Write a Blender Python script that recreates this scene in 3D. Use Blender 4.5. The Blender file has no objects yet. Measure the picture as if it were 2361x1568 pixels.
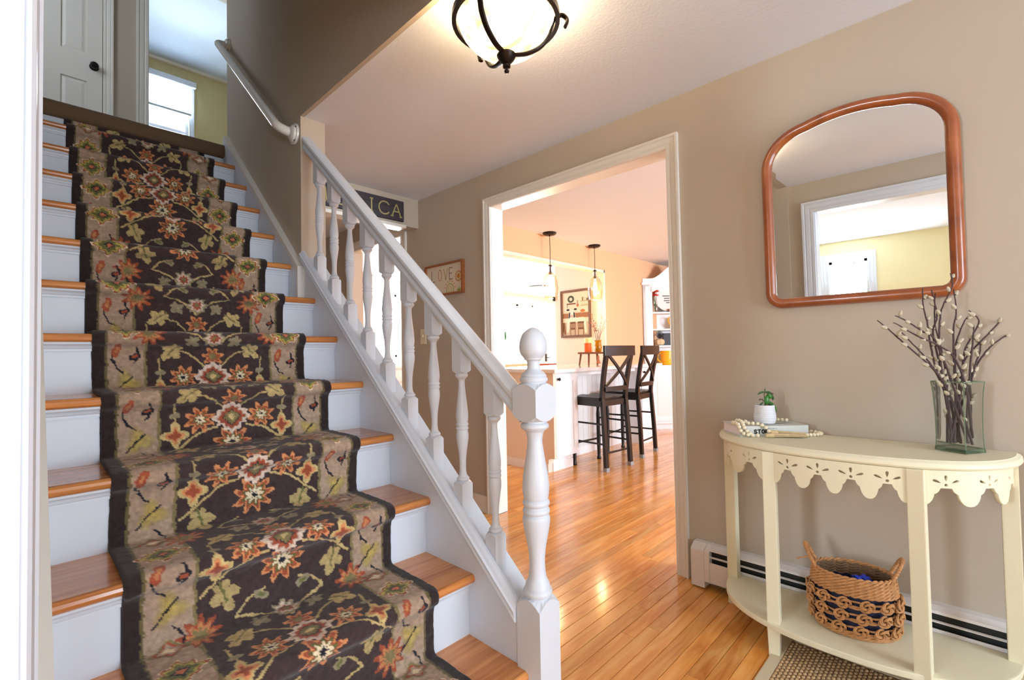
import bpy, bmesh, math, random
import numpy as np
from mathutils import Vector, Matrix
random.seed(7)
PI = math.pi
S = bpy.context.scene
COL = S.collection

# ------------------------------------------------------------------ camera
CAM_H = 1.096
YAW, PITCH, ROLL = math.radians(46.038), math.radians(1.5356), math.radians(-1.0481)
F = Vector((math.sin(YAW)*math.cos(PITCH), math.cos(YAW)*math.cos(PITCH), math.sin(PITCH)))
R0 = Vector((math.cos(YAW), -math.sin(YAW), 0)); U0 = R0.cross(F)
RR = math.cos(ROLL)*R0 + math.sin(ROLL)*U0; UU = -math.sin(ROLL)*R0 + math.cos(ROLL)*U0
cd = bpy.data.cameras.new('camera'); cam = bpy.data.objects.new('camera', cd); COL.objects.link(cam)
M = Matrix.Identity(4)
for i in range(3):
    M[i][0] = RR[i]; M[i][1] = UU[i]; M[i][2] = -F[i]
M[0][3], M[1][3], M[2][3] = 0.0, 0.0, CAM_H
cam.matrix_world = M
cd.sensor_width = 36; cd.lens = 1093.93/2361*36; cd.clip_start = 0.02
S.camera = cam

# ------------------------------------------------------------------ world, daylight, exposure
w = bpy.data.worlds.new('sky'); S.world = w; w.use_nodes = True
bg = w.node_tree.nodes['Background']
bg.inputs[0].default_value = (0.80, 0.90, 1.0, 1); bg.inputs[1].default_value = 4.0
S.view_settings.view_transform = 'Standard'; S.view_settings.look = 'None'
S.view_settings.gamma = 1.0; S.view_settings.use_curve_mapping = False
S.view_settings.exposure = 0.5
S.cycles.max_bounces = 7; S.cycles.diffuse_bounces = 4; S.cycles.glossy_bounces = 3; S.cycles.transmission_bounces = 4
S.cycles.caustics_reflective = False; S.cycles.caustics_refractive = False; S.cycles.adaptive_threshold = 0.02

def daylight(name, loc, direction, sx, sy, power, color=(0.87, 0.94, 1.0)):
    l = bpy.data.lights.new(name, 'AREA'); l.shape = 'RECTANGLE'; l.size = sx; l.size_y = sy
    l.energy = power; l.color = color
    o = bpy.data.objects.new(name, l); COL.objects.link(o); o.location = loc
    o.rotation_euler = Vector(direction).to_track_quat('-Z', 'Y').to_euler()
    return o
# each sits at a window or glazed door built below; some are added
daylight('daylight_entry_door', (1.25, -3.16, 1.15), (0, 1, 0.15), 1.5, 1.9, 66, (0.74, 0.87, 1.0))
daylight('daylight_living_window', (-3.44, 1.18, 1.45), (1, 0, 0.15), 0.42, 1.1, 58, (0.76, 0.88, 1.0))
daylight('added_daylight_living', (-1.8, -3.16, 1.4), (0, 1, 0.15), 2.2, 1.3, 50, (0.72, 0.86, 1.0))  # extra lamp at an unseen opening, added to light living room and hall
daylight('added_daylight_dining', (4.6, -3.16, 1.45), (0, 1, 0.25), 2.2, 1.3, 240, (0.74, 0.87, 1.0))  # lamp at an invented window, added to brighten dining room and floor
daylight('daylight_kitchen_window', (4.2, 6.90, 1.62), (0, -1, -0.1), 0.5, 1.0, 60)
daylight('daylight_kitchen_patio', (7.4, 6.90, 1.2), (0, -1, -0.1), 1.1, 1.8, 190)
daylight('daylight_bedroom_window', (1.30, 7.50, 4.05), (0, -1, 0.1), 0.6, 1.3, 210, (0.80, 0.90, 1))
daylight('added_daylight_landing', (-0.55, 4.30, 4.0), (1, 0, -0.1), 0.6, 1.1, 4.5, (0.80, 0.90, 1.0))  # fill lamp added out of view to lift the dark landing

# ------------------------------------------------------------------ constants measured from the photograph
RW = 2.243; CEIL = 2.349; RISE = 0.1974; RUN = 0.2306
def Yn(n): return 3.688 - RUN*n
def Zn(n): return (13 - n)*RISE
LAND = 13*RISE; UPCEIL = 4.92
WX = 1.005            # stair side face of wall and stringer
SL = 0.853            # slope of the flight

# ------------------------------------------------------------------ materials
MATS = {}
def mat(name, color, rough=0.5, metal=0.0, bump=0.0, bscale=200.0, spec=0.5, emis=None, estr=0.0, coat=0.0, trans=0.0, ior=1.45, vary=0.0, alpha=1.0, sheen=0.0, vscale=3.0):
    if name in MATS: return MATS[name]
    m = bpy.data.materials.new(name); m.use_nodes = True
    nt = m.node_tree; b = nt.nodes['Principled BSDF']
    c = tuple(srgb(x) for x in color) + (1,)
    b.inputs['Base Color'].default_value = c
    b.inputs['Roughness'].default_value = rough; b.inputs['Metallic'].default_value = metal
    b.inputs['Specular IOR Level'].default_value = spec
    b.inputs['Coat Weight'].default_value = coat
    b.inputs['Transmission Weight'].default_value = trans; b.inputs['IOR'].default_value = ior
    b.inputs['Alpha'].default_value = alpha; b.inputs['Sheen Weight'].default_value = sheen
    if emis:
        b.inputs['Emission Color'].default_value = tuple(srgb(x) for x in emis)+(1,)
        b.inputs['Emission Strength'].default_value = estr
    tc = nt.nodes.new('ShaderNodeTexCoord')
    if bump:
        n = nt.nodes.new('ShaderNodeTexNoise'); n.inputs['Scale'].default_value = bscale; n.inputs['Detail'].default_value = 3
        nt.links.new(tc.outputs['Object'], n.inputs['Vector'])
        bp = nt.nodes.new('ShaderNodeBump'); bp.inputs['Strength'].default_value = bump; bp.inputs['Distance'].default_value = 0.002
        nt.links.new(n.outputs['Fac'], bp.inputs['Height']); nt.links.new(bp.outputs['Normal'], b.inputs['Normal'])
    if vary:
        n = nt.nodes.new('ShaderNodeTexNoise'); n.inputs['Scale'].default_value = vscale; n.inputs['Detail'].default_value = 4
        nt.links.new(tc.outputs['Object'], n.inputs['Vector'])
        mx = nt.nodes.new('ShaderNodeMix'); mx.data_type = 'RGBA'
        mx.inputs['A'].default_value = tuple(x*(1-vary) for x in c[:3])+(1,); mx.inputs['B'].default_value = tuple(min(1, x*(1+vary)) for x in c[:3])+(1,)
        nt.links.new(n.outputs['Fac'], mx.inputs['Factor']); nt.links.new(mx.outputs['Result'], b.inputs['Base Color'])
    MATS[name] = m
    return m
def srgb(x):
    x = x/255.0
    return x/12.92 if x <= 0.04045 else ((x+0.055)/1.055)**2.4

def wood(name, cols, scale=(2.5, 45, 45), rough=0.3, coat=0.3, rnd=True, bump=0.06):
    """grain runs along object X; per-object shift and tone"""
    m = bpy.data.materials.new(name); m.use_nodes = True; nt = m.node_tree; b = nt.nodes['Principled BSDF']
    L = nt.links
    tc = nt.nodes.new('ShaderNodeTexCoord'); oi = nt.nodes.new('ShaderNodeObjectInfo')
    mp = nt.nodes.new('ShaderNodeMapping'); mp.inputs['Scale'].default_value = scale
    vm = nt.nodes.new('ShaderNodeVectorMath'); vm.operation = 'MULTIPLY_ADD'
    vm.inputs[1].default_value = (37.0, 91.0, 13.0)
    L.new(oi.outputs['Random'], vm.inputs[0]); L.new(tc.outputs['Object'], vm.inputs[2]); L.new(vm.outputs[0], mp.inputs['Vector'])
    n = nt.nodes.new('ShaderNodeTexNoise'); n.inputs['Scale'].default_value = 1.0; n.inputs['Detail'].default_value = 6; n.inputs['Distortion'].default_value = 0.9
    L.new(mp.outputs[0], n.inputs['Vector'])
    cr = nt.nodes.new('ShaderNodeValToRGB'); cr.color_ramp.elements[0].position = 0.30; cr.color_ramp.elements[1].position = 0.72
    lin = [tuple(srgb(x) for x in c)+(1,) for c in cols]
    cr.color_ramp.elements[0].color = lin[0]; cr.color_ramp.elements[1].color = lin[-1]
    if len(lin) > 2:
        e = cr.color_ramp.elements.new(0.5); e.color = lin[1]
    L.new(n.outputs['Fac'], cr.inputs['Fac'])
    out = cr.outputs['Color']
    if rnd:
        hs = nt.nodes.new('ShaderNodeHueSaturation')
        mr = nt.nodes.new('ShaderNodeMapRange'); mr.inputs['To Min'].default_value = 0.80; mr.inputs['To Max'].default_value = 1.12
        L.new(oi.outputs['Random'], mr.inputs['Value']); L.new(mr.outputs[0], hs.inputs['Value']); L.new(out, hs.inputs['Color']); out = hs.outputs['Color']
    L.new(out, b.inputs['Base Color'])
    b.inputs['Roughness'].default_value = rough; b.inputs['Coat Weight'].default_value = coat; b.inputs['Coat Roughness'].default_value = 0.12
    bp = nt.nodes.new('ShaderNodeBump'); bp.inputs['Strength'].default_value = bump; bp.inputs['Distance'].default_value = 0.002
    L.new(n.outputs['Fac'], bp.inputs['Height']); L.new(bp.outputs['Normal'], b.inputs['Normal'])
    MATS[name] = m
    return m

def attr_mat(name, attr, rough=0.9, sheen=0.2, bump=0.5, bscale=900, noise=0.25):
    m = bpy.data.materials.new(name); m.use_nodes = True; nt = m.node_tree; b = nt.nodes['Principled BSDF']; L = nt.links
    a = nt.nodes.new('ShaderNodeAttribute'); a.attribute_name = attr
    tc = nt.nodes.new('ShaderNodeTexCoord'); n = nt.nodes.new('ShaderNodeTexNoise'); n.inputs['Scale'].default_value = bscale; n.inputs['Detail'].default_value = 2
    L.new(tc.outputs['Object'], n.inputs['Vector'])
    mr = nt.nodes.new('ShaderNodeMapRange'); mr.inputs['To Min'].default_value = 1-noise; mr.inputs['To Max'].default_value = 1+noise
    L.new(n.outputs['Fac'], mr.inputs['Value'])
    mx = nt.nodes.new('ShaderNodeVectorMath'); mx.operation = 'SCALE'
    L.new(a.outputs['Color'], mx.inputs[0]); L.new(mr.outputs[0], mx.inputs['Scale']); L.new(mx.outputs[0], b.inputs['Base Color'])
    bp = nt.nodes.new('ShaderNodeBump'); bp.inputs['Strength'].default_value = bump; bp.inputs['Distance'].default_value = 0.003
    L.new(n.outputs['Fac'], bp.inputs['Height']); L.new(bp.outputs['Normal'], b.inputs['Normal'])
    b.inputs['Roughness'].default_value = rough; b.inputs['Sheen Weight'].default_value = sheen; b.inputs['Specular IOR Level'].default_value = 0.1
    MATS[name] = m
    return m

TAUPE = mat('taupe_wall_paint', (190, 177, 160), 0.75, bump=0.10, bscale=160, spec=0.25)
CEILM = mat('textured_ceiling_paint', (226, 231, 240), 0.9, bump=0.55, bscale=90, spec=0.1)
YELLOW = mat('yellow_wall_paint', (234, 224, 178), 0.8, spec=0.2)
OCHRE = mat('ochre_bedroom_paint', (196, 182, 138), 0.8, spec=0.2)
PEACH = mat('peach_wall_paint', (240, 186, 146), 0.75, bump=0.05, spec=0.2)
CREAM = mat('cream_wall_paint', (238, 226, 212), 0.8, spec=0.2)
WHITE = mat('white_semigloss_paint', (216, 221, 230), 0.32, spec=0.5)
WARMW = mat('white_trim_paint', (232, 227, 218), 0.35, spec=0.5)
CABW = mat('white_cabinet_paint', (244, 242, 244), 0.35)
BLACK = mat('black_lacquer', (14, 14, 16), 0.38, coat=0.15)
DARKM = mat('dark_bronze', (44, 35, 30), 0.38, metal=0.8)
OAK = wood('oak_floor', [(208, 126, 54), (232, 156, 74), (244, 182, 104)], (2.2, 30, 30), 0.22, 0.5)
OAKF = wood('oak_floor_far', [(208, 126, 54), (232, 156, 74), (244, 182, 104)], (2.2, 17.4, 1), 0.22, 0.5, rnd=False)
TREADW = wood('oak_tread', [(178, 104, 48), (206, 130, 66), (222, 150, 84)], (2.0, 40, 40), 0.26, 0.5)
MAHOG = wood('mirror_frame_wood', [(132, 66, 30), (156, 82, 38), (172, 98, 50)], (14, 9, 9), 0.3, 0.5, rnd=False, bump=0.02)
SEAM = mat('floor_seam_dark', (92, 52, 26), 0.8)
CREAMP = mat('distressed_cream_paint', (228, 220, 190), 0.5, vary=0.06, bump=0.04)

# ------------------------------------------------------------------ mesh helpers
class MB:
    def __init__(s): s.v = []; s.f = []
    def add(s, vs, fs):
        o = len(s.v); s.v += [tuple(map(float, v)) for v in vs]; s.f += [tuple(i+o for i in f) for f in fs]; return s
    def box(s, x0, x1, y0, y1, z0, z1):
        if x0 > x1: x0, x1 = x1, x0
        if y0 > y1: y0, y1 = y1, y0
        if z0 > z1: z0, z1 = z1, z0
        return s.add([(x0,y0,z0),(x1,y0,z0),(x1,y1,z0),(x0,y1,z0),(x0,y0,z1),(x1,y0,z1),(x1,y1,z1),(x0,y1,z1)],
                     [(0,3,2,1),(4,5,6,7),(0,1,5,4),(1,2,6,5),(2,3,7,6),(3,0,4,7)])
    def prism(s, poly, axis, a, b, shear=None):
        """poly: 2D points; axis 'x': (y,z) extruded in x, 'y': (x,z), 'z': (x,y); shear(p, t) may move end points"""
        n = len(poly); vs = []
        for t in (a, b):
            for p, q in poly:
                vs.append({'x': (t, p, q), 'y': (p, t, q), 'z': (p, q, t)}[axis])
        fs = [tuple(range(n)), tuple(reversed(range(n, 2*n)))]
        for i in range(n):
            j = (i+1) % n; fs.append((i, i+n, j+n, j))
        return s.add(vs, fs)
    def lathe(s, prof, c=(0,0,0), seg=20, caps=True, sx=1.0, sy=1.0, rot=0.0):
        vs = []; fs = []
        for r, z in prof:
            for k in range(seg):
                a = 2*PI*k/seg + rot; vs.append((c[0]+r*sx*math.cos(a), c[1]+r*sy*math.sin(a), c[2]+z))
        for i in range(len(prof)-1):
            for k in range(seg):
                k2 = (k+1) % seg; fs.append((i*seg+k, i*seg+k2, (i+1)*seg+k2, (i+1)*seg+k))
        if caps:
            if prof[0][0] > 1e-5: fs.append(tuple(reversed(range(seg))))
            if prof[-1][0] > 1e-5: fs.append(tuple(range((len(prof)-1)*seg, len(prof)*seg)))
        return s.add(vs, fs)
    def tube(s, path, r, seg=8, closed=False, caps=True, flat=None):
        """r: number or list; flat: (up vector, ratio) for strap sections"""
        P = [Vector(p) for p in path]; n = len(P)
        rs = r if isinstance(r, (list, tuple)) else [r]*n
        vs = []; fs = []
        up = None
        for i in range(n):
            if closed: d = P[(i+1) % n] - P[i-1]
            else: d = P[min(i+1, n-1)] - P[max(i-1, 0)]
            if d.length < 1e-9: d = Vector((0, 0, 1))
            d.normalize()
            if up is None:
                up = Vector((0, 0, 1)) if abs(d.z) < 0.9 else Vector((1, 0, 0))
                if flat: up = Vector(flat[0])
            if flat: up = Vector(flat[0])
            a = d.cross(up)
            if a.length < 1e-6: a = d.cross(Vector((1, 0, 0)))
            a.normalize(); b = a.cross(d); b.normalize(); up = b
            for k in range(seg):
                t = 2*PI*k/seg
                ca, sa = math.cos(t), math.sin(t)
                if flat: sa *= flat[1]
                vs.append(tuple(P[i] + (a*ca + b*sa)*rs[i]))
        m = n if closed else n-1
        for i in range(m):
            j = (i+1) % n
            for k in range(seg):
                k2 = (k+1) % seg; fs.append((i*seg+k, i*seg+k2, j*seg+k2, j*seg+k))
        if caps and not closed:
            fs.append(tuple(reversed(range(seg)))); fs.append(tuple(range((n-1)*seg, n*seg)))
        return s.add(vs, fs)
    def ball(s, c, rx, ry=None, rz=None, seg=12, rings=8):
        ry = ry or rx; rz = rz or rx
        vs = [(c[0], c[1], c[2]-rz)]; fs = []
        for i in range(1, rings):
            a = -PI/2 + PI*i/rings
            for k in range(seg):
                t = 2*PI*k/seg; vs.append((c[0]+rx*math.cos(a)*math.cos(t), c[1]+ry*math.cos(a)*math.sin(t), c[2]+rz*math.sin(a)))
        vs.append((c[0], c[1], c[2]+rz)); top = len(vs)-1
        for k in range(seg):
            k2 = (k+1) % seg
            fs.append((0, 1+k2, 1+k)); fs.append((top, 1+(rings-2)*seg+k, 1+(rings-2)*seg+k2))
            for i in range(rings-2):
                fs.append((1+i*seg+k, 1+i*seg+k2, 1+(i+1)*seg+k2, 1+(i+1)*seg+k))
        return s.add(vs, fs)
    def sweep(s, path, prof, frames, closed=False):
        """path points with (point, side, up) frames; prof 2D offsets"""
        n = len(path); m = len(prof); vs = []; fs = []
        for p, (a, b) in zip(path, frames):
            for x, y in prof: vs.append(tuple(Vector(p)+Vector(a)*x+Vector(b)*y))
        for i in range(n if closed else n-1):
            j = (i+1) % n
            for k in range(m):
                k2 = (k+1) % m; fs.append((i*m+k, i*m+k2, j*m+k2, j*m+k))
        if not closed:
            fs.append(tuple(reversed(range(m)))); fs.append(tuple(range((n-1)*m, n*m)))
        return s.add(vs, fs)
    def xf(s, fn):
        s.v = [tuple(fn(Vector(v))) for v in s.v]; return s

def mesh_obj(name, mb, material, parent=None, origin=(0,0,0), smooth=False, bevel=0.0, sharp=38):
    me = bpy.data.meshes.new(name)
    ox, oy, oz = origin
    me.from_pydata([(v[0]-ox, v[1]-oy, v[2]-oz) for v in mb.v], [], mb.f)
    bm = bmesh.new(); bm.from_mesh(me)
    bmesh.ops.recalc_face_normals(bm, faces=bm.faces)
    if bevel:
        ed = [e for e in bm.edges if len(e.link_faces) == 2 and e.calc_face_angle(0) > 0.6]
        bmesh.ops.bevel(bm, geom=ed, offset=bevel, segments=2, profile=0.7, affect='EDGES', clamp_overlap=True)
    bm.to_mesh(me); bm.free()
    if material: me.materials.append(material)
    if smooth:
        for p in me.polygons: p.use_smooth = True
        try: me.set_sharp_from_angle(angle=math.radians(sharp))
        except Exception: pass
    o = bpy.data.objects.new(name, me); COL.objects.link(o)
    if parent: o.parent = parent
    return o
class Thing:
    def __init__(s, name, label, cat, loc, group=None):
        s.o = bpy.data.objects.new(name, None); COL.objects.link(s.o); s.o.location = loc; s.loc = loc
        s.o.empty_display_size = 0.05
        s.o['label'] = label; s.o['category'] = cat
        if group: s.o['group'] = group
    def part(s, name, mb, material, parent=None, smooth=False, bevel=0.0, label=None):
        o = mesh_obj(name, mb, material, parent or s.o, s.loc, smooth, bevel)
        if label: o['label'] = label
        return o
def one(name, mb, material, label, cat, smooth=False, bevel=0.0, group=None, base=None):
    vs = np.array(mb.v); base = base or (vs[:,0].mean(), vs[:,1].mean(), vs[:,2].min())
    o = mesh_obj(name, mb, material, None, base, smooth, bevel); o.location = base
    o['label'] = label; o['category'] = cat
    if group: o['group'] = group
    return o
def struct(name, mb, material, label=None, parent=None, smooth=False, bevel=0.0):
    o = mesh_obj(name, mb, material, parent, (0,0,0), smooth, bevel)
    if not parent:
        o['kind'] = 'structure'
        o['label'] = label or name.replace('_', ' '); o['category'] = name.split('_')[0]
    return o

# ================================================================== SETTING
def wall_x(name, x0, x1, segs, material, label):
    mb = MB()
    for y0, y1, z0, z1 in segs: mb.box(x0, x1, y0, y1, z0, z1)
    return struct(name, mb, material, label)
def wall_y(name, y0, y1, segs, material, label):
    mb = MB()
    for x0, x1, z0, z1 in segs: mb.box(x0, x1, y0, y1, z0, z1)
    return struct(name, mb, material, label)

wall_x('wall_right', RW, RW+0.105, [(-3.2, 1.065, 0, CEIL), (2.345, 3.45, 0, CEIL), (4.31, 5.1, 0, CEIL), (1.065, 2.345, 2.10, CEIL), (3.45, 4.31, 2.10, CEIL)], TAUPE, 'taupe painted hallway wall with a cased opening')
wall_x('wall_left', -0.12, 0.0, [(-3.2, -1.0, 0, CEIL), (0.868, 1.05, 0, CEIL), (-1.0, 0.868, 2.10, CEIL)], TAUPE, 'taupe wall with the living room opening beside the stairs')
wall_x('wall_left_stairwell', -0.12, 0.012, [(1.05, 3.74, 0, UPCEIL)], TAUPE, 'tall taupe wall along the left side of the stairs')
m_ = MB(); m_.box(WX, 1.135, 2.47, 3.73, 0, UPCEIL); m_.box(WX, WX+0.02, 1.15, 2.47, CEIL, UPCEIL); m_.box(WX, 1.135, 3.73, 5.0, 0, 2.36)
struct('wall_stair', m_, TAUPE, 'taupe stairwell wall above and beside the flight')
wall_y('wall_stairwell_front', 1.05, 1.15, [(-0.12, WX+0.02, CEIL, UPCEIL)], TAUPE, 'taupe wall over the front of the stairwell')
wall_y('wall_header', 3.2, 3.30, [(1.135, RW, 2.118, CEIL)], TAUPE, 'taupe header across the end of the hallway')
wall_y('wall_hall_back', 5.0, 5.1, [(1.0, RW+0.1, 0, CEIL)], TAUPE, 'taupe wall at the far end of the hallway')
wall_y('wall_kitchen', 3.25, 3.35, [(RW+0.105, 2.95, 0, CEIL), (2.95, 5.05, 2.10, CEIL), (5.05, 6.85, 0, CEIL)], PEACH, 'peach wall with wide pass through beyond the doorway')
wall_x('wall_kitchen_partition', 5.15, 5.25, [(3.35, 4.12, 0, CEIL)], CREAM, 'cream partition wall carrying the cow picture')
wall_y('wall_kitchen_back', 7.0, 7.1, [(2.2, 3.98, 0, CEIL), (3.98, 4.45, 0, 1.06), (3.98, 4.45, 2.12, CEIL), (4.45, 6.95, 0, CEIL), (6.95, 7.97, 0, 0.3), (6.95, 7.97, 2.14, CEIL), (7.97, 8.32, 0, CEIL), (8.32, 9.1, 2.14, CEIL), (9.1, 9.4, 0, CEIL)], CREAM, 'cream back wall of the kitchen with windows')
wall_x('wall_kitchen_end', 9.3, 9.4, [(3.25, 7.1, 0, CEIL)], CREAM, 'cream end wall of the kitchen')
wall_x('wall_kitchen_side', 2.243, 2.343, [(5.1, 7.0, 0, CEIL)], CREAM, 'cream side wall of the kitchen')
wall_x('wall_dining_end', 6.75, 6.85, [(-3.2, 3.25, 0, CEIL)], PEACH, 'peach end wall of the dining room')
wall_y('wall_dining_far', 3.25, 3.35, [(6.85, 9.4, 0, CEIL)], CREAM, 'cream wall behind the corner hutch')
wall_y('wall_front', -3.3, -3.2, [(-3.6, -2.9, 0, CEIL), (-2.9, -0.7, 0, 0.75), (-2.9, -0.7, 2.05, CEIL), (-0.7, 0.5, 0, CEIL), (0.5, 2.0, 0, 0.18), (0.5, 2.0, 2.1, CEIL), (2.0, 3.5, 0, CEIL), (3.5, 5.7, 0, 0.8), (3.5, 5.7, 2.1, CEIL), (5.7, 6.85, 0, CEIL)], TAUPE, 'front wall of the house with entry glazing')
wall_x('wall_living', -3.6, -3.5, [(-3.2, 0.96, 0, CEIL), (0.96, 1.40, 0, 0.85), (0.96, 1.40, 2.08, CEIL), (1.40, 3.1, 0, CEIL)], YELLOW, 'yellow living room wall with a window')
wall_y('wall_living_back', 3.0, 3.1, [(-3.5, -0.12, 0, CEIL)], YELLOW, 'yellow living room wall at the back')
wall_y('wall_upper_back', 5.1, 5.2, [(-0.6, -0.15, LAND, UPCEIL), (-0.15, 0.462, LAND+2.05, UPCEIL), (0.462, 0.745, LAND, UPCEIL), (0.745, 1.52, LAND+2.05, UPCEIL), (1.52, 3.1, LAND, UPCEIL)], TAUPE, 'taupe upstairs landing wall with two doorways')
wall_y('wall_bedroom', 7.3, 7.4, [(-0.6, 1.07, LAND, UPCEIL), (1.07, 1.52, LAND, 3.45), (1.07, 1.52, 4.66, UPCEIL), (1.52, 3.1, LAND, UPCEIL)], OCHRE, 'ochre bedroom wall with a window at the top of the stairs')
wall_x('wall_bedroom_side', 3.0, 3.1, [(3.7, 7.3, LAND, UPCEIL)], OCHRE, 'ochre bedroom side wall')
wall_x('wall_landing_side', -0.7, -0.6, [(3.6, 4.0, LAND, UPCEIL), (4.0, 4.6, LAND, 3.45), (4.0, 4.6, 4.55, UPCEIL), (4.6, 7.3, LAND, UPCEIL)], TAUPE, 'landing side wall upstairs')
wall_y('wall_landing_return', 3.60, 3.74, [(-0.7, -0.12, LAND, UPCEIL), (1.135, 3.1, LAND, UPCEIL)], TAUPE, 'upstairs landing return walls')
cm = MB()
cm.box(-3.6, WX+0.02, -3.3, 1.05, CEIL, 2.45); cm.box(WX+0.02, 6.85, -3.3, 3.25, CEIL, 2.45); cm.box(1.135, 9.4, 3.25, 7.1, CEIL, 2.45); cm.box(-3.6, -0.12, 1.05, 3.1, CEIL, 2.45)
struct('ceiling', cm, CEILM, 'white textured ceiling of the hallway and kitchen')
cm = MB(); cm.box(-0.7, 3.1, 1.05, 7.4, UPCEIL, UPCEIL+0.1)
struct('ceiling_upstairs', cm, mat('upstairs_ceiling_paint', (214, 226, 236), 0.9), 'white ceiling above the upstairs landing')
cm = MB(); cm.box(-0.7, 3.1, 3.735, 7.35, LAND-0.2, LAND-0.004)
struct('floor_upstairs', cm, mat('brown_landing_carpet', (112, 88, 66), 0.95, bump=0.6, bscale=500), 'brown carpeted upstairs landing')

# floors: strip boards run from the hallway through the doorway
fl = MB(); fl.box(-3.6, 9.4, -3.3, 7.1, -0.06, -0.005)
FLOOR = struct('floor', fl, SEAM, 'orange oak strip floor running through the doorway')
PW = 0.0575
lens_ = [0.7, 1.0, 1.35, 1.7, 2.1]
plank_me = []
for L_ in lens_:
    hx, hy, c, g = L_/2, PW/2, 0.0012, 0.0006
    mb = MB()
    mb.add([(-hx+g,-hy+g,-0.005),(hx-g,-hy+g,-0.005),(hx-g,hy-g,-0.005),(-hx+g,hy-g,-0.005),
            (-hx+g,-hy+g,-0.0012),(hx-g,-hy+g,-0.0012),(hx-g,hy-g,-0.0012),(-hx+g,hy-g,-0.0012),
            (-hx+c,-hy+c+g,0),(hx-c,-hy+c+g,0),(hx-c,hy-c-g,0),(-hx+c,hy-c-g,0)],
           [(0,1,5,4),(1,2,6,5),(2,3,7,6),(3,0,4,7),(4,5,9,8),(5,6,10,9),(6,7,11,10),(7,4,8,11),(8,9,10,11)])
    o = mesh_obj('plank', mb, OAK); plank_me.append(o.data); bpy.data.objects.remove(o)
cands = []
row = 0; y = -0.74
while y < 3.24:
    x = 1.135 - random.random()*0.9
    if y > 2.345 or y < 1.065: xend = 2.243
    else: xend = 6.75
    spans = [(1.05, xend)]
    if xend < 3: spans.append((2.35, 6.75))
    for a, b in spans:
        x = a; first_ = True
        while x < b-0.01:
            k = random.randrange(len(lens_)); ln = lens_[k]*(random.uniform(0.4, 1.0) if first_ else 1.0); first_ = False
            ln = min(ln, b-x+0.05) if b-x-ln > 0.2 or b-x < ln else b-x
            cands.append((x+ln/2, y, k, ln)); x += ln
    y += PW; row += 1
def keyd(c):
    d = F.x*c[0]+F.y*c[1]
    u = (RR.x*c[0]+RR.y*c[1])/max(d, 0.2)
    return d + (6 if d < 0.3 or abs(u) > 1.25 else 0)
cands.sort(key=keyd)
for cx, cy, k, ln in cands[:290]:
    o = bpy.data.objects.new('plank', plank_me[k]); COL.objects.link(o); o.parent = FLOOR; o.location = (cx, cy, 0); o.scale = (ln/lens_[k], 1, 1)
fm = MB()
for cx, cy, k, ln in cands[290:]:
    hx = ln/2-0.001; hy = PW/2-0.0008
    fm.box(cx-hx, cx+hx, cy-hy, cy+hy, -0.005, 0)
o = mesh_obj('distant_boards', fm, OAKF, FLOOR); o['kind'] = 'stuff'
fm = MB(); fm.box(1.135, 9.3, 3.27, 7.0, -0.005, 0); fm.box(-3.5, 0.0, -3.2, 3.0, -0.005, 0); fm.box(0, 1.05, -3.2, 0.95, -0.005, 0); fm.box(1.05, 6.7, -3.2, -0.77, -0.005, 0)
o = mesh_obj('outer_floor', fm, OAKF, FLOOR)

# casings
CASE = [(0,0),(0,.008),(.004,.012),(.018,.012),(.021,.009),(.026,.013),(.044,.016),(.049,.013),(.053,.020),(.064,.020),(.064,0)]
def casing(name, plane, c, nrm, a0, a1, ztop, zbot, label, prof=CASE, scale=1.0, material=WARMW, sill=False):
    """plane 'x': wall at X=c, opening along Y from a0 to a1; nrm = side the casing faces"""
    mb = MB(); pr = [(p*scale, q) for p, q in prof]
    path = []; fr = []
    pts = [((a0, zbot), (-1, 0)), ((a0, ztop), (-1, 1)), ((a1, ztop), (1, 1)), ((a1, zbot), (1, 0))]
    if sill: pts = [((a0, zbot), (-1, -1)), ((a0, ztop), (-1, 1)), ((a1, ztop), (1, 1)), ((a1, zbot), (1, -1))]
    for (a, z), (sa, sz) in pts:
        if plane == 'x': path.append((c, a, z)); fr.append(((0, sa, sz), (nrm, 0, 0)))
        else: path.append((a, c, z)); fr.append(((sa, 0, sz), (0, nrm, 0)))
    mb.sweep(path, pr, fr, closed=sill)
    return struct(name, mb, material, label, bevel=0)
def jamb(name, plane, c0, c1, a0, a1, ztop, zbot, label, t=0.016, material=WARMW):
    mb = MB()
    for lo, hi, z0, z1 in ((a0, a0+t, zbot, ztop), (a1-t, a1, zbot, ztop), (a0+t, a1-t, ztop-t, ztop)):
        if plane == 'x': mb.box(c0, c1, lo, hi, z0, z1)
        else: mb.box(lo, hi, c0, c1, z0, z1)
    return struct(name, mb, material, label)
casing('trim_1', 'x', RW, -1, 1.065, 2.345, 2.10, 0, 'white moulded casing around the doorway to the kitchen')
jamb('trim_2', 'x', RW-0.001, RW+0.112, 1.052, 2.356, 2.113, 0, 'white jamb lining of the doorway to the kitchen', 0.014)
casing('trim_3', 'x', RW, -1, 3.45, 4.31, 2.10, 0, 'white casing of the second opening at the end of the hall', scale=1.3)
jamb('trim_4', 'x', RW-0.001, RW+0.112, 3.437, 4.323, 2.113, 0, 'white jamb of the second opening at the end of the hall', 0.014)
casing('trim_5', 'x', 0.0, 1, -1.0, 0.868, 2.10, 0, 'white moulded casing of the living room opening at the left edge', scale=1.35, material=WHITE)
jamb('trim_6', 'x', -0.125, 0.001, -1.010, 0.878, 2.113, 0, 'white jamb of the living room opening at the left edge', 0.014, WHITE)
m = MB(); m.box(1.5, 2.12, 3.188, 3.30, 2.098, 2.122); m.box(1.14, 1.5, 3.188, 3.30, 2.098, 2.122)
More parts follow.
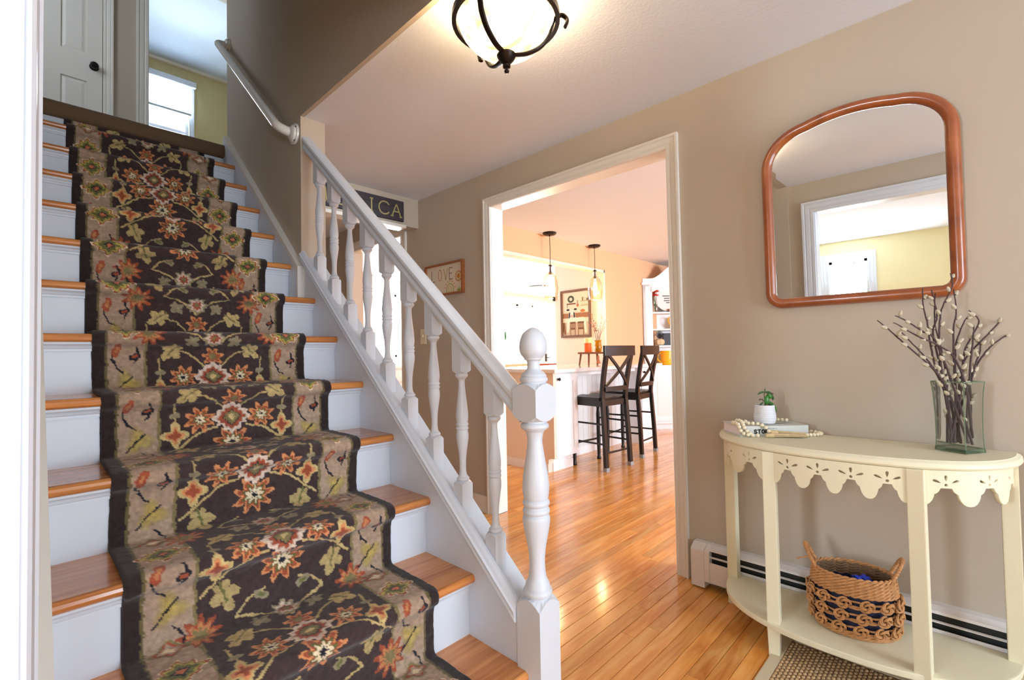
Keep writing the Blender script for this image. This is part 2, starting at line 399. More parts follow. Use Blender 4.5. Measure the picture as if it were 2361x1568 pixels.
struct('trim_7', m, WARMW, 'white ledge along the bottom of the hallway header')
casing('trim_8', 'y', 5.1, -1, -0.15, 0.462, LAND+2.05, LAND, 'white casing of the upstairs closet door', material=WARMW)
casing('trim_9', 'y', 5.1, -1, 0.765, 1.50, LAND+2.05, LAND, 'white casing of the bedroom doorway upstairs', material=WARMW, scale=1.35)
jamb('trim_10', 'y', 5.098, 5.202, 0.745, 1.52, LAND+2.06, LAND, 'white jamb of the bedroom doorway upstairs', 0.02)
mb = MB(); mb.box(2.95, 5.05, 3.245, 3.355, 2.07, 2.10); mb.box(5.03, 5.055, 3.245, 3.355, 0.94, 2.10); mb.box(2.945, 2.97, 3.245, 3.355, 0, 2.10)
struct('trim_11', mb, CREAM, 'pale lining around the kitchen pass through')
mb = MB(); mb.box(0.5, 6.7, 7.26, 7.3, UPCEIL-0.035, UPCEIL)
struct('trim_12', mb, WARMW, 'thin white crown strip in the upstairs bedroom')
mb = MB()
mb.prism([(2.41,0),(2.41,.105)]+[(2.41,.11)]+[(3.36,.11),(3.36,0)], 'x', RW-0.014, RW)
mb.box(RW-0.022, RW, 2.41, 3.36, 0, 0.018)
struct('baseboard_right', mb, WARMW, 'white baseboard left of the kitchen doorway')

# windows
def window(name, plane, c, nrm, a0, a1, z0, z1, label, cols=2, rows=2, meet=True, depth=0.06):
    """sash, rails and muntins set into the wall; glass pane"""
    mb = MB()
    def bx(lo, hi, za, zb, d0, d1):
        if plane == 'x': mb.box(c+nrm*d0, c+nrm*d1, lo, hi, za, zb)
        else: mb.box(lo, hi, c+nrm*d0, c+nrm*d1, za, zb)
    f = 0.035
    bx(a0, a0+f, z0, z1, -0.09, -0.02); bx(a1-f, a1, z0, z1, -0.09, -0.02); bx(a0, a1, z1-f, z1, -0.09, -0.02); bx(a0, a1, z0, z0+f, -0.09, -0.02)
    root = struct(name, mb, WHITE, label)
    zm = (z0+z1)/2
    mb = MB(); bx(a0+f, a1-f, zm-0.02, zm+0.02, -0.075, -0.03)
    if meet: struct('meeting_rail', mb, WHITE, parent=root)
    mb = MB()
    for i in range(1, cols): x = a0+f+(a1-a0-2*f)*i/cols; bx(x-0.006, x+0.006, z0+f, z1-f, -0.065, -0.045)
    k = rows*2
    for i in range(1, k): z = z0+f+(z1-z0-2*f)*i/k; bx(a0+f, a1-f, z-0.006, z+0.006, -0.065, -0.045)
    struct('muntins', mb, WHITE, parent=root)
    mb = MB(); bx(a0+f, a1-f, z0+f, z1-f, -0.058, -0.054)
    gl = struct('pane', mb, GLASS, parent=root)
    return root
def thin_glass(name, col=(0.96, 0.98, 1.0), rough=0.0, gloss=0.06):
    m = bpy.data.materials.new(name); m.use_nodes = True; nt = m.node_tree
    nt.nodes.remove(nt.nodes['Principled BSDF']); out = nt.nodes['Material Output']
    t = nt.nodes.new('ShaderNodeBsdfTransparent'); t.inputs[0].default_value = tuple(col)+(1,)
    g = nt.nodes.new('ShaderNodeBsdfGlossy'); g.inputs['Roughness'].default_value = rough
    fr = nt.nodes.new('ShaderNodeLayerWeight'); fr.inputs['Blend'].default_value = 0.25
    mr = nt.nodes.new('ShaderNodeMapRange'); mr.inputs['To Min'].default_value = gloss; mr.inputs['To Max'].default_value = 0.6
    nt.links.new(fr.outputs['Fresnel'], mr.inputs['Value'])
    mx = nt.nodes.new('ShaderNodeMixShader'); nt.links.new(mr.outputs[0], mx.inputs[0]); nt.links.new(t.outputs[0], mx.inputs[1]); nt.links.new(g.outputs[0], mx.inputs[2])
    nt.links.new(mx.outputs[0], out.inputs[0]); MATS[name] = m
    return m
GLASS = thin_glass('window_glass')
window('window_1', 'x', -3.5, 1, 0.96, 1.40, 0.85, 2.08, 'white muntined window in the yellow living room', 3, 2)
casing('trim_13', 'x', -3.5, 1, 0.96, 1.40, 2.08, 0.85, 'white casing of the yellow living room window', scale=1.5, material=WHITE, sill=True)
window('window_2', 'y', 7.0, -1, 3.98, 4.45, 1.06, 2.12, 'white kitchen window over the counter', 2, 1)
window('window_3', 'y', 7.0, -1, 6.95, 7.46, 0.3, 2.14, 'tall bright kitchen window left of the back door', 1, 1, False)
window('window_4', 'y', 7.0, -1, 7.46, 7.97, 0.3, 2.14, 'tall bright kitchen window nearest the back door', 1, 1, False)
casing('trim_14', 'y', 7.0, -1, 6.95, 7.97, 2.14, 0.3, 'white casing of the tall kitchen windows', scale=1.4, material=WHITE, sill=True)
window('window_5', 'y', 7.3, -1, 1.07, 1.52, 3.45, 4.66, 'bedroom window with half lowered white blind', 2, 1)
casing('trim_15', 'y', 7.3, -1, 1.07, 1.52, 4.66, 3.45, 'white casing of the bedroom window', scale=0.9, material=WHITE, sill=True)
window('window_added_landing', 'x', -0.6, 1, 4.0, 4.6, 3.45, 4.55, 'unseen window added to light the upstairs landing', 2, 1)  # opening put in to carry the landing fill lamp
window('window_added_living', 'y', -3.2, 1, -2.9, -0.7, 0.75, 2.05, 'unseen living room picture window added for light', 4, 1)  # not in view; put in to carry extra daylight
window('window_added_dining', 'y', -3.2, 1, 3.5, 5.7, 0.8, 2.1, 'unseen dining room picture window added for light', 4, 1)  # invented opening for the added dining room light
window('window_8', 'y', -3.2, 1, 0.5, 2.0, 0.18, 2.1, 'glazed entry door', 3, 2)

# doors
def panel_door(name, x0, x1, yf, z0, z1, panels, label, material=WARMW):
    """door leaf facing -Y at yf; panels: list of (x0,x1,z0,z1) raised fields in sunk frames"""
    xs = sorted(set([x0, x1]+[p for q in panels for p in q[:2]])); zs = sorted(set([z0, z1]+[p for q in panels for p in q[2:]]))
    mb = MB()
    for i in range(len(xs)-1):
        for j in range(len(zs)-1):
            cx, cz = (xs[i]+xs[i+1])/2, (zs[j]+zs[j+1])/2
            inp = any(p[0] < cx < p[1] and p[2] < cz < p[3] for p in panels)
            if not inp: mb.box(xs[i], xs[i+1], yf, yf+0.035, zs[j], zs[j+1])
    root = struct(name, mb, material, label)
    for p in panels:
        b = 0.03; pm = MB()
        pm.add([(p[0], yf+0.012, p[2]), (p[1], yf+0.012, p[2]), (p[1], yf+0.012, p[3]), (p[0], yf+0.012, p[3]),
                (p[0]+b, yf+0.003, p[2]+b), (p[1]-b, yf+0.003, p[2]+b), (p[1]-b, yf+0.003, p[3]-b), (p[0]+b, yf+0.003, p[3]-b),
                (p[0], yf+0.03, p[2]), (p[1], yf+0.03, p[2]), (p[1], yf+0.03, p[3]), (p[0], yf+0.03, p[3])],
               [(4,5,6,7),(0,1,5,4),(1,2,6,5),(2,3,7,6),(3,0,4,7),(8,9,1,0),(9,10,2,1),(10,11,3,2),(11,8,0,3),(11,10,9,8)])
        struct('panel', pm, material, parent=root)
    return root
zu = LAND
d1 = panel_door('door_1', -0.148, 0.456, 5.098, zu+0.01, zu+2.045, [(a, b, z0, z1) for a, b in ((-0.05, 0.105), (0.205, 0.36)) for z0, z1 in ((zu+0.2, zu+0.80), (zu+1.02, zu+1.90))], 'white panelled closet door with black knob at the stair top')
km = MB(); km.lathe([(0.0, 0.062), (0.018, 0.060), (0.028, 0.045), (0.027, 0.034), (0.012, 0.024), (0.010, 0.010), (0.030, 0.006), (0.031, 0.0)], (0,0,0), 18)
km.xf(lambda v: Vector((0.405+v.x, 5.098-v.z, 3.50+v.y)))
struct('knob', km, mat('black_knob', (18, 18, 20), 0.3), parent=d1, smooth=True)
d2 = panel_door('door_2', 8.33, 9.09, 7.02, 0.01, 2.13, [(8.45, 8.97, 0.2, 0.75)], 'white back door with black lever handle', WHITE)
mb = MB(); mb.box(8.47, 8.95, 7.015, 7.019, 0.95, 2.0)
struct('door_glass', mb, mat('glowing_door_glass', (240, 246, 255), 0.1, emis=(235, 243, 255), estr=1.2), parent=d2)  # daylight behind the glass is put in as emission
mb = MB(); mb.box(8.36, 8.41, 7.0, 7.02, 0.88, 1.06); mb.tube([(8.385, 6.99, 0.97), (8.385, 6.96, 0.97), (8.48, 6.955, 0.965)], 0.009)
mb.lathe([(0.028, 0), (0.028, 0.02), (0.012, 0.03)], (0,0,0), 14); n0 = len(mb.v)-42
mb.v[n0:] = [(8.372+v[0], 7.02-v[2]-0.002, 1.20+v[1]) for v in mb.v[n0:]]
struct('lever_handle', mb, BLACK, parent=d2)
casing('trim_16', 'y', 7.0, -1, 8.32, 9.1, 2.14, 0, 'white casing of the back door', scale=1.3, material=WHITE)

# ================================================================== STAIRCASE
st = Thing('staircase', 'white painted staircase with oak treads rising to the upstairs landing', 'staircase', (0.52, 0.92, 0))
XL = 0.045
def xr(n): return 0.98 if n <= 5 else WX
tread_cache = {}
for n in range(1, 13):
    y0, z = Yn(n), Zn(n); yb = Yn(n-1)+0.034
    prof = [(yb, z-0.028), (yb, z), (y0+0.012, z)]
    for k in range(0, 7):
        a = PI/2 + PI*k/6; prof.append((y0+0.013+0.0135*math.cos(a), z-0.014+0.014*math.sin(a)))
    mb = MB(); mb.prism(prof, 'x', XL, xr(n))
    st.part('tread', mb, TREADW)
for n in range(0, 13):
    y0, z = Yn(n)+0.032, Zn(n)
    mb = MB(); mb.box(XL, xr(n), y0, y0+0.016, Zn(n+1), z-0.028)
    rs = st.part('riser', mb, WHITE)
    if n > 0:
        mb = MB(); prof = [(y0, z-0.028), (y0-0.020, z-0.028), (y0-0.020, z-0.034), (y0-0.013, z-0.040), (y0-0.010, z-0.048), (y0-0.007, z-0.050), (y0-0.007, z-0.058), (y0, z-0.058)]
        mb.prism(prof, 'x', XL, xr(n)); st.part('cove_moulding', mb, WHITE, rs)
# closed stringer with sloped top
def zs_(y): return 0.413 + SL*(y-1.063)
mb = MB(); mb.prism([(0.965, 0), (0.965, zs_(0.965)), (2.47, zs_(2.47)), (2.47, 0)], 'x', WX, 1.105)
stg = st.part('stringer', mb, WHITE)
mb = MB()
prof = [(WX, -0.010), (0.990, -0.008), (0.986, 0.0), (0.990, 0.008), (0.986, 0.014), (0.986, 0.022), (0.992, 0.026), (0.998, 0.036), (1.006, 0.042), (1.016, 0.042), (1.018, 0.0), (1.018, -0.010)]
n_ = len(prof); vs = [(x, y, zs_(y)+dz) for y in (0.965, 2.455) for x, dz in prof]
fs = [tuple(range(n_)), tuple(reversed(range(n_, 2*n_)))] + [(i, i+n_, (i+1) % n_+n_, (i+1) % n_) for i in range(n_)]
mb.add(vs, fs); st.part('stringer_moulding', mb, WHITE, stg)
# wall skirt beside the upper treads
def zk(y): return 1.553 + 0.861*(y-2.44)
mb = MB(); mb.prism([(2.44, 1.15), (2.44, zk(2.44)), (3.70, zk(3.70)), (3.74, zk(3.70)), (3.74, 2.0)], 'x', 0.978, WX)
sk = st.part('skirt_board', mb, WHITE)
mb = MB(); mb.prism([(2.432, 1.35), (2.432, zk(2.432)+0.008), (3.70, zk(3.70)+0.008), (3.70, zk(3.70)-0.012), (2.448, zk(2.448)-0.02), (2.448, 1.35)], 'x', 0.970, WX)
st.part('skirt_cap', mb, WARMW, sk)
mb = MB(); mb.prism([(0.958, 0), (0.958, 0.36), (3.70, 2.71), (3.74, 2.71), (3.74, 2.3), (1.3, 0)], 'x', 0.0, XL)
st.part('skirt_board', mb, WARMW)
# under-stair side towards the hall
mb = MB(); mb.prism([(2.47, 0), (2.47, 1.3), (1.0, 0.05), (1.0, 0)], 'x', 1.105, 1.118)
st.part('side_panel', mb, WHITE)
# rolled carpet edge of the landing
mb = MB(); z = LAND; y0 = Yn(0)
prof = [(3.80, z-0.004), (3.80, z+0.006), (y0+0.05, z+0.012)]
for k in range(9):
    a = PI/2+PI*k/8*0.97; prof.append((y0+0.024+0.034*math.cos(a), z-0.030+0.046*math.sin(a)))
prof += [(y0+0.032, z-0.076), (y0+0.036, z-0.02)]
mb.prism(prof, 'x', XL, 0.978)
st.part('landing_carpet_edge', mb, mat('brown_landing_carpet', (112, 88, 66)), smooth=True, label='rolled brown carpet edge of the landing')

# ------------------------------------------------------------------ railing
RX, RY = 1.04, 0.918
rl = Thing('stair_railing', 'white stair railing with turned balusters and egg topped newel', 'railing', (RX, RY, 0))
def tongue(mb, cx, cy, h, z0, z1, top=True, bottom=False, k=1.4, per=6, slope_t=None, slope_b=None):
    """square shaft whose turned ends curve over the corners; slope_* cut an end on the flight's slope"""
    ring = []
    for sx, sy, dx, dy in ((-1,-1,1,0),(1,-1,0,1),(1,1,-1,0),(-1,1,0,-1)):
        for i in range(per):
            t = i/per*2; ring.append((cx+h*(sx+dx*t), cy+h*(sy+dy*t)))
    n = len(ring)
    def zt(p):
        d = math.hypot(p[0]-cx, p[1]-cy); return k*(d-h)
    zb = [(z0 + zt(p) if bottom else (slope_b(p[1]) if slope_b else z0)) for p in ring]
    za = [(z1 - zt(p) if top else (slope_t(p[1]) if slope_t else z1)) for p in ring]
    vs = [(p[0], p[1], zz) for p, zz in zip(ring, zb)] + [(p[0], p[1], zz) for p, zz in zip(ring, za)]
    fs = [(i, (i+1) % n, (i+1) % n+n, i+n) for i in range(n)]
    o = len(vs)
    if top:
        vs += [(cx+h*0.8*math.cos(math.atan2(p[1]-cy, p[0]-cx)), cy+h*0.8*math.sin(math.atan2(p[1]-cy, p[0]-cx)), z1+0.001) for p in ring]
        fs += [(n+i, n+(i+1) % n, o+(i+1) % n, o+i) for i in range(n)] + [tuple(range(o, o+n))]
    else: fs.append(tuple(range(n, 2*n)))
    o = len(vs)
    if bottom:
        vs += [(cx+h*0.8*math.cos(math.atan2(p[1]-cy, p[0]-cx)), cy+h*0.8*math.sin(math.atan2(p[1]-cy, p[0]-cx)), z0-0.001) for p in ring]
        fs += [((i+1) % n, i, o+i, o+(i+1) % n) for i in range(n)] + [tuple(reversed(range(o, o+n)))]
    else: fs.append(tuple(reversed(range(n))))
    mb.add(vs, fs)
def spline(pts, n=6):
    out = []
    for i in range(len(pts)-1):
        p0 = pts[max(i-1, 0)]; p1 = pts[i]; p2 = pts[i+1]; p3 = pts[min(i+2, len(pts)-1)]
        for k in range(n):
            t = k/n
            out.append(tuple(0.5*((2*b)+(c-a)*t+(2*a-5*b+4*c-d)*t*t+(-a+3*b-3*c+d)*t**3) for a, b, c, d in zip(p0, p1, p2, p3)))
    out.append(tuple(pts[-1])); return out
def ring_prof(r0, r, za, zb):
    zm = (za+zb)/2; h = (zb-za)/2
    return [(r0, za)] + [(r-h+h*math.sin(PI*k/6) if r > h else r*math.sin(PI*k/6), zm-h*math.cos(PI*k/6)) for k in range(1, 6)] + [(r0, zb)]
nb = MB(); tongue(nb, RX, RY, 0.0437, 0.0, 0.398, True, False, 1.3)
nw = rl.part('newel_post', nb, WHITE, bevel=0.0)
prof = ring_prof(0.036, 0.0425, 0.398, 0.424)
prof += spline([(0.036, 0.425), (0.034, 0.434), (0.026, 0.452), (0.0226, 0.487), (0.0255, 0.53), (0.034, 0.575), (0.0400, 0.612), (0.0385, 0.624), (0.035, 0.628)])
prof += ring_prof(0.035, 0.0398, 0.629, 0.650) + ring_prof(0.035, 0.0398, 0.651, 0.674)
prof += spline([(0.035, 0.675), (0.0365, 0.680), (0.0390, 0.705), (0.0365, 0.74), (0.029, 0.785), (0.0225, 0.83), (0.0225, 0.848), (0.027, 0.866), (0.034, 0.872)])
prof += ring_prof(0.034, 0.0417, 0.873, 0.893) + [(0.034, 0.90)]
tb = MB(); tb.lathe(prof, (RX, RY, 0), 32); rl.part('turned_shaft', tb, WHITE, nw, smooth=True)
nb = MB(); tongue(nb, RX, RY, 0.0447, 0.898, 1.006, True, True, 0.9); rl.part('newel_block', nb, WHITE, nw)
prof = [(0.036, 1.004), (0.036, 1.008)] + ring_prof(0.036, 0.0415, 1.008, 1.026)
prof += spline([(0.038, 1.027), (0.034, 1.034), (0.0215, 1.046), (0.0185, 1.058), (0.0195, 1.070), (0.0245, 1.074)]) + [(0.027, 1.076), (0.027, 1.079)]
prof += spline([(0.028, 1.080), (0.0375, 1.093), (0.0408, 1.110), (0.0385, 1.130), (0.031, 1.149), (0.020, 1.160), (0.009, 1.1665), (0.0, 1.1685)])
tb = MB(); tb.lathe(prof, (RX, RY, 0), 32); rl.part('egg_finial', tb, WHITE, nw, smooth=True)
# handrail
rz0 = lambda y: 1.008 + 0.8475*(y-1.0065)     # top of rail
sec = [(-0.004, 0.0125), (-0.014, 0.0115), (-0.023, 0.008), (-0.029, 0.002), (-0.0305, -0.004), (-0.0305, -0.013), (-0.0265, -0.0150), (-0.0265, -0.019), (-0.0225, -0.023), (-0.0205, -0.030), (-0.0215, -0.037), (-0.0255, -0.0405), (-0.0275, -0.044), (-0.0275, -0.053), (-0.0245, -0.0555), (-0.0245, -0.060)]
full = [(x, z) for x, z in sec] + [(-x, z) for x, z in reversed(sec)]
mb = MB(); n_ = len(full); vs = [(RX+x, y, rz0(y)-0.012+z) for y in (0.955, 2.469) for x, z in full]
fs = [tuple(range(n_)), tuple(reversed(range(n_, 2*n_)))] + [(i, i+n_, (i+1) % n_+n_, (i+1) % n_) for i in range(n_)]
mb.add(vs, fs); hr = rl.part('handrail', mb, WHITE, smooth=True); hr.data.set_sharp_from_angle(angle=math.radians(24))
# balusters
bprof = ring_prof(0.016, 0.0216, 0.0, 0.014) + spline([(0.017, 0.0145), (0.0125, 0.024), (0.0108, 0.05), (0.0125, 0.085), (0.0175, 0.122), (0.0208, 0.148), (0.0195, 0.164), (0.0185, 0.169)])
bprof += ring_prof(0.0185, 0.0212, 0.1695, 0.182) + ring_prof(0.0185, 0.0212, 0.1825, 0.195)
bprof += spline([(0.0185, 0.1955), (0.0205, 0.21), (0.0203, 0.225), (0.0175, 0.255), (0.0130, 0.295), (0.0106, 0.325), (0.0112, 0.338), (0.015, 0.345)]) + ring_prof(0.016, 0.0216, 0.346, 0.363)
first = None
for k in range(9):
    y = 1.089 + 0.155*k; z0 = 0.537 + 0.1325*k
    if first is None:
        mb = MB(); tongue(mb, RX, y, 0.0225, z0, z0, True, False, 1.0, slope_b=lambda q: zs_(q)-0.002)
        mb.lathe(bprof, (RX, y, z0-0.001), 18)
        tongue(mb, RX, y, 0.0225, z0+0.361, z0, False, True, 1.0, slope_t=lambda q: rz0(q)-0.068)
        first = rl.part('baluster', mb, WHITE, smooth=True); base = (y, z0)
    else:
        o = bpy.data.objects.new('baluster', first.data); COL.objects.link(o); o.parent = rl.o; o.location = (0, y-base[0], z0-base[1])

# ------------------------------------------------------------------ wall handrail (pipe)
wr = Thing('wall_handrail', 'round white pipe handrail on the dark stairwell wall', 'handrail', (WX, 3.05, 2.7))
PIPE = mat('white_pipe_enamel', (226, 222, 214), 0.18, coat=0.6)
pa, pb = Vector((0.93, 2.60, 2.325)), Vector((0.93, 3.64, 3.245))
mb = MB(); mb.tube([pa, pb], 0.0235, 18); pp = wr.part('pipe', mb, PIPE, smooth=True)
d = (pb-pa).normalized()
def elbow(p, dirv, wall_y, wall_z):
    pts = []
    a = p; c = p + dirv*0.045; e = Vector((WX-0.006, wall_y, wall_z))
    for k in range(9):
        t = k/8; pts.append((1-t)**2*a + 2*t*(1-t)*c + t*t*e)
    return pts
mb = MB(); mb.tube(elbow(pa, -d, 2.545, 2.278), 0.0245, 18); wr.part('elbow', mb, PIPE, smooth=True)
mb = MB(); mb.tube(elbow(pb, d, 3.685, 3.285), 0.0245, 18); wr.part('elbow', mb, PIPE, smooth=True)
for yy, zz in ((2.540, 2.274), (3.687, 3.287)):
    mb = MB(); mb.lathe([(0.025, 0.030), (0.032, 0.028), (0.042, 0.021), (0.044, 0.012), (0.053, 0.011), (0.055, 0.005), (0.055, 0.0)], (0,0,0), 24)
    mb.xf(lambda v: Vector((WX-v.z, yy+v.x, zz+v.y))); fg = wr.part('wall_flange', mb, PIPE, smooth=True)
    for a in (0.9, 2.6, 4.2, 5.8):
        mb = MB(); mb.ball((WX-0.0125, yy+0.048*math.cos(a), zz+0.048*math.sin(a)), 0.0045, seg=8, rings=5)
        wr.part('screw', mb, mat('screw_metal', (120, 118, 112), 0.35, metal=1.0), fg)

# ------------------------------------------------------------------ patterned stair runner
def runner():
    pts = []
    y = Yn(0)+0.020
    pts += [(y, LAND-0.070), (y, Zn(1)+0.03)]
    for n in range(1, 13):
        yb = Yn(n-1)+0.020; z = Zn(n)
        pts += [(yb-0.002, z+0.016), (yb-0.010, z+0.012)]
        pts += [(yb-0.06, z+0.0125), (Yn(n)+0.05, z+0.0125)]
        cy, cz, r = Yn(n)+0.017, z-0.015, 0.0275
        for k in range(0, 11):
            a = PI/2 + k/10*math.radians(165); pts.append((cy+r*math.cos(a), cz+r*math.sin(a)))
        pts += [(Yn(n)+0.017, z-0.052), (Yn(n)+0.020, z-0.066), (Yn(n)+0.020, Zn(n+1)+(0.03 if n < 12 else 0.004))]
    P = np.array(pts); seg = np.hypot(*np.diff(P, axis=0).T); s = np.concatenate([[0], np.cumsum(seg)])
    ds = 0.0036; sv = np.arange(0, s[-1], ds)
    Q = np.stack([np.interp(sv, s, P[:,0]), np.interp(sv, s, P[:,1])], 1)
    for _ in range(3):
        Q[1:-1] = (Q[:-2]+2*Q[1:-1]+Q[2:])/4
    T = np.gradient(Q, axis=0); T /= np.linalg.norm(T, axis=1)[:,None]
    N = np.stack([T[:,1], -T[:,0]], 1)          # travelling down: outward normal
    if N[5,0] > 0: N = -N
    half = 0.3475; cx = 0.5145
    uu = np.linspace(-half, half, 194)
    nr, nc = len(sv), len(uu)
    U, V = np.meshgrid(uu, sv)
    rng = np.random.default_rng(3)
    # wobble gives the tufted, slightly ragged outlines
    def noise(shape, k):
        a = rng.normal(size=shape)
        for _ in range(k):
            a = (a + np.roll(a,1,0)+np.roll(a,-1,0)+np.roll(a,1,1)+np.roll(a,-1,1))/5
        return a/a.std()
    U2 = U + noise(U.shape, 3)*0.0013; V2 = V + noise(U.shape, 3)*0.0013
    lin = lambda c: np.array([srgb(x) for x in c])
    DARK, BIND, BEIGE = lin((66,51,50)), lin((52,42,41)), lin((170,144,122))
    OLIVE, GREEN, YEL, CRM = lin((128,114,76)), lin((108,106,62)), lin((200,174,118)), lin((224,204,168))
    ORG, RED, WHT, INK, GREY = lin((208,138,90)), lin((156,78,54)), lin((216,192,172)), lin((38,36,44)), lin((146,132,104))
    C = np.empty((nr, nc, 3)); C[:] = DARK
    A = np.abs(U2)
    C[(A > 0.209)] = BEIGE
    C[(A > 0.203) & (A < 0.211)] = OLIVE
    C[(A > 0.309)] = OLIVE*0.7
    C[(A > 0.316)] = BIND
    def rows(v0, v1):
        return slice(max(0, int(v0/ds)-2), min(nr, int(v1/ds)+3))
    def star(cu, cv, R, n, amp, layers, ph=0.0, ev=1.0, sq=0.0):
        sl = rows(cv-R*ev*1.5, cv+R*ev*1.5)
        if sl.start >= sl.stop: return
        x = U2[sl]-cu; y = (V2[sl]-cv)/ev
        r = np.hypot(x, y); t = np.arctan2(y, x)
        shape = 1 + amp*np.cos(n*t+ph) + sq*np.cos(4*t)
        for f, col in layers:
            C[sl][r < R*f*shape] = col
    def stroke(pl, wdt, col):
        pl = np.array(spline([tuple(p) for p in pl], 6))
        for (x0, y0), (x1, y1) in zip(pl[:-1], pl[1:]):
            sl = rows(min(y0, y1)-wdt, max(y0, y1)+wdt)
            if sl.start >= sl.stop: continue
            dx, dy = x1-x0, y1-y0; L2 = dx*dx+dy*dy+1e-12
            t = np.clip(((U2[sl]-x0)*dx+(V2[sl]-y0)*dy)/L2, 0, 1)
            dd = np.hypot(U2[sl]-x0-t*dx, V2[sl]-y0-t*dy)
            C[sl][dd < wdt] = col
    def leaf(cu, cv, R, ang, col, vein=None):
        sl = rows(cv-R*1.3, cv+R*1.3)
        if sl.start >= sl.stop: return
        x = U2[sl]-cu; y = V2[sl]-cv; c, s_ = math.cos(ang), math.sin(ang)
        a = x*c+y*s_; b = -x*s_+y*c
        r = np.hypot(a, b*1.25); t = np.arctan2(b*1.25, a)
        C[sl][r < R*(0.50+0.50*np.abs(np.cos(2.5*t)))*(0.85+0.25*np.cos(t))] = col
        if vein is not None: C[sl][(np.abs(b) < 0.003) & (np.abs(a) < R*0.6)] = vein
    PER = 0.392; k = 0; v0 = 0.13
    while v0 < sv[-1]+0.3:
        alt = k % 2
        for sg in (-1, 1):
            stroke([(sg*0.045, v0+0.03), (sg*0.10, v0+0.045), (sg*0.150, v0+0.085), (sg*0.195, v0+0.12)], 0.0034, YEL*0.9)
            stroke([(sg*0.115, v0+0.20), (sg*0.05, v0+0.225), (0, v0+0.275)], 0.0034, YEL*0.85)
            stroke([(sg*0.115, v0+0.20), (sg*0.085, v0+0.165), (sg*0.045, v0+0.15)], 0.0030, YEL*0.8)
            stroke([(sg*0.17, v0-0.07), (sg*0.165, v0-0.01), (sg*0.165, v0+0.035)], 0.0030, YEL*0.8)
            stroke([(sg*0.03, v0-0.04), (sg*0.075, v0-0.085), (sg*0.12, v0-0.10)], 0.0030, YEL*0.8)
            leaf(sg*0.125, v0-0.105, 0.046, PI/2-sg*0.9 if alt else -PI/2+sg*2.4, YEL*0.85, OLIVE)
            leaf(sg*0.145, v0+0.125, 0.050, sg*0.3+PI/2, YEL*0.75, GREEN)
            leaf(sg*0.075, v0+0.245, 0.034, sg*0.7+PI/2, GREY, None)
            star(sg*0.095, v0, 0.036, 8, 0.30, [(1.0, ORG), (0.72, RED), (0.52, GREEN), (0.36, CRM), (0.15, INK)], ph=k)
            star(sg*0.165, v0+0.045, 0.030, 4, 0.30, [(1.0, YEL), (0.70, ORG), (0.45, RED)], ph=0.0, ev=1.15)
            star(sg*0.165, v0-0.02, 0.012, 2, 0.3, [(1.0, GREY)])
            star(sg*0.198, v0+0.215, 0.040, 9, 0.30, [(1.0, RED), (0.7, ORG*0.8), (0.45, OLIVE)], ph=1.0)
            star(sg*0.055, v0+0.165, 0.014, 2, 0.4, [(1.0, GREY), (0.5, GREEN)], ph=sg)
        star(0, v0+0.088, 0.048, 9, 0.28, [(1.0, ORG), (0.80, RED), (0.62, GREEN*0.8), (0.45, CRM), (0.2, INK)], ph=0.5)
        star(0, v0-0.075, 0.030, 7, 0.30, [(1.0, ORG), (0.7, RED), (0.4, OLIVE)], ph=PI/2)
        star(0, v0+0.235, 0.034, 8, 0.18, [(1.0, GREY), (0.75, WHT*0.9), (0.5, RED), (0.25, OLIVE)], ph=0.3)
        star(0, v0, 0.050, 12, 0.10, [(1.0, WHT), (0.80, WHT*0.75), (0.72, RED), (0.50, DARK), (0.42, OLIVE), (0.2, YEL)], sq=0.10, ev=0.95)
        v0 += PER; k += 1
    PB = 0.43; v0 = 0.05; k = 0
    while v0 < sv[-1]+0.3:
        for sg in (-1, 1):
            c0 = sg*0.262; off = 0.03 if sg > 0 else 0
            v = v0 + off
            star(c0+0.004, v+0.215, 0.032, 3, 0.30, [(1.0, lin((166,142,104))), (0.75, lin((174,150,92))), (0.35, lin((184,158,88)))], ph=sg*0.7, ev=1.15)
            stroke([(c0-0.028, v+0.10), (c0-0.036, v+0.13), (c0-0.022, v+0.165), (c0-0.005, v+0.18)], 0.0026, INK)
            stroke([(c0+0.028, v+0.09), (c0+0.034, v+0.12), (c0+0.024, v+0.15)], 0.0030, INK)
            stroke([(c0-0.03, v+0.25), (c0-0.005, v+0.22), (c0+0.02, v+0.195)], 0.0026, INK)
            stroke([(c0+0.01, v+0.26), (c0+0.03, v+0.285), (c0+0.028, v+0.31)], 0.0026, INK)
            star(c0+0.026, v+0.125, 0.013, 2, 0.4, [(1.0, INK), (0.55, RED)], ph=0.8)
            star(c0-0.024, v+0.10, 0.014, 2, 0.3, [(1.0, RED*1.1), (0.5, ORG*0.8)], ph=2.0, ev=1.6)
            star(c0, v+0.32, 0.036, 4, 0.22, [(1.0, OLIVE), (0.78, RED), (0.6, BEIGE), (0.32, CRM)], ev=0.75)
            star(c0, v, 0.046, 8, 0.16, [(1.0, CRM), (0.92, RED), (0.80, lin((180,164,86))), (0.62, GREEN), (0.32, INK), (0.22, lin((196,112,78)))], sq=0.12, ev=0.92)
        v0 += PB; k += 1
    C *= (1 + 0.10*noise((nr, nc), 1))[:,:,None]
    C = np.clip(C, 0.004, 1)
    # geometry: main sheet plus rolled side edges down to the wood
    lift = noise((nr, nc), 5)*0.0006
    cols = [(-half-0.001, -0.012)] + [(None, None)]*nc + [(half+0.001, -0.012)]
    X = np.empty((nr, nc+2)); D = np.zeros((nr, nc+2))
    X[:,1:-1] = cx + uu[None,:]; D[:,1:-1] = lift
    jit = np.cumsum(rng.normal(size=nr))*0.0004; jit -= np.interp(np.arange(nr), [0, nr-1], [jit[0], jit[-1]])
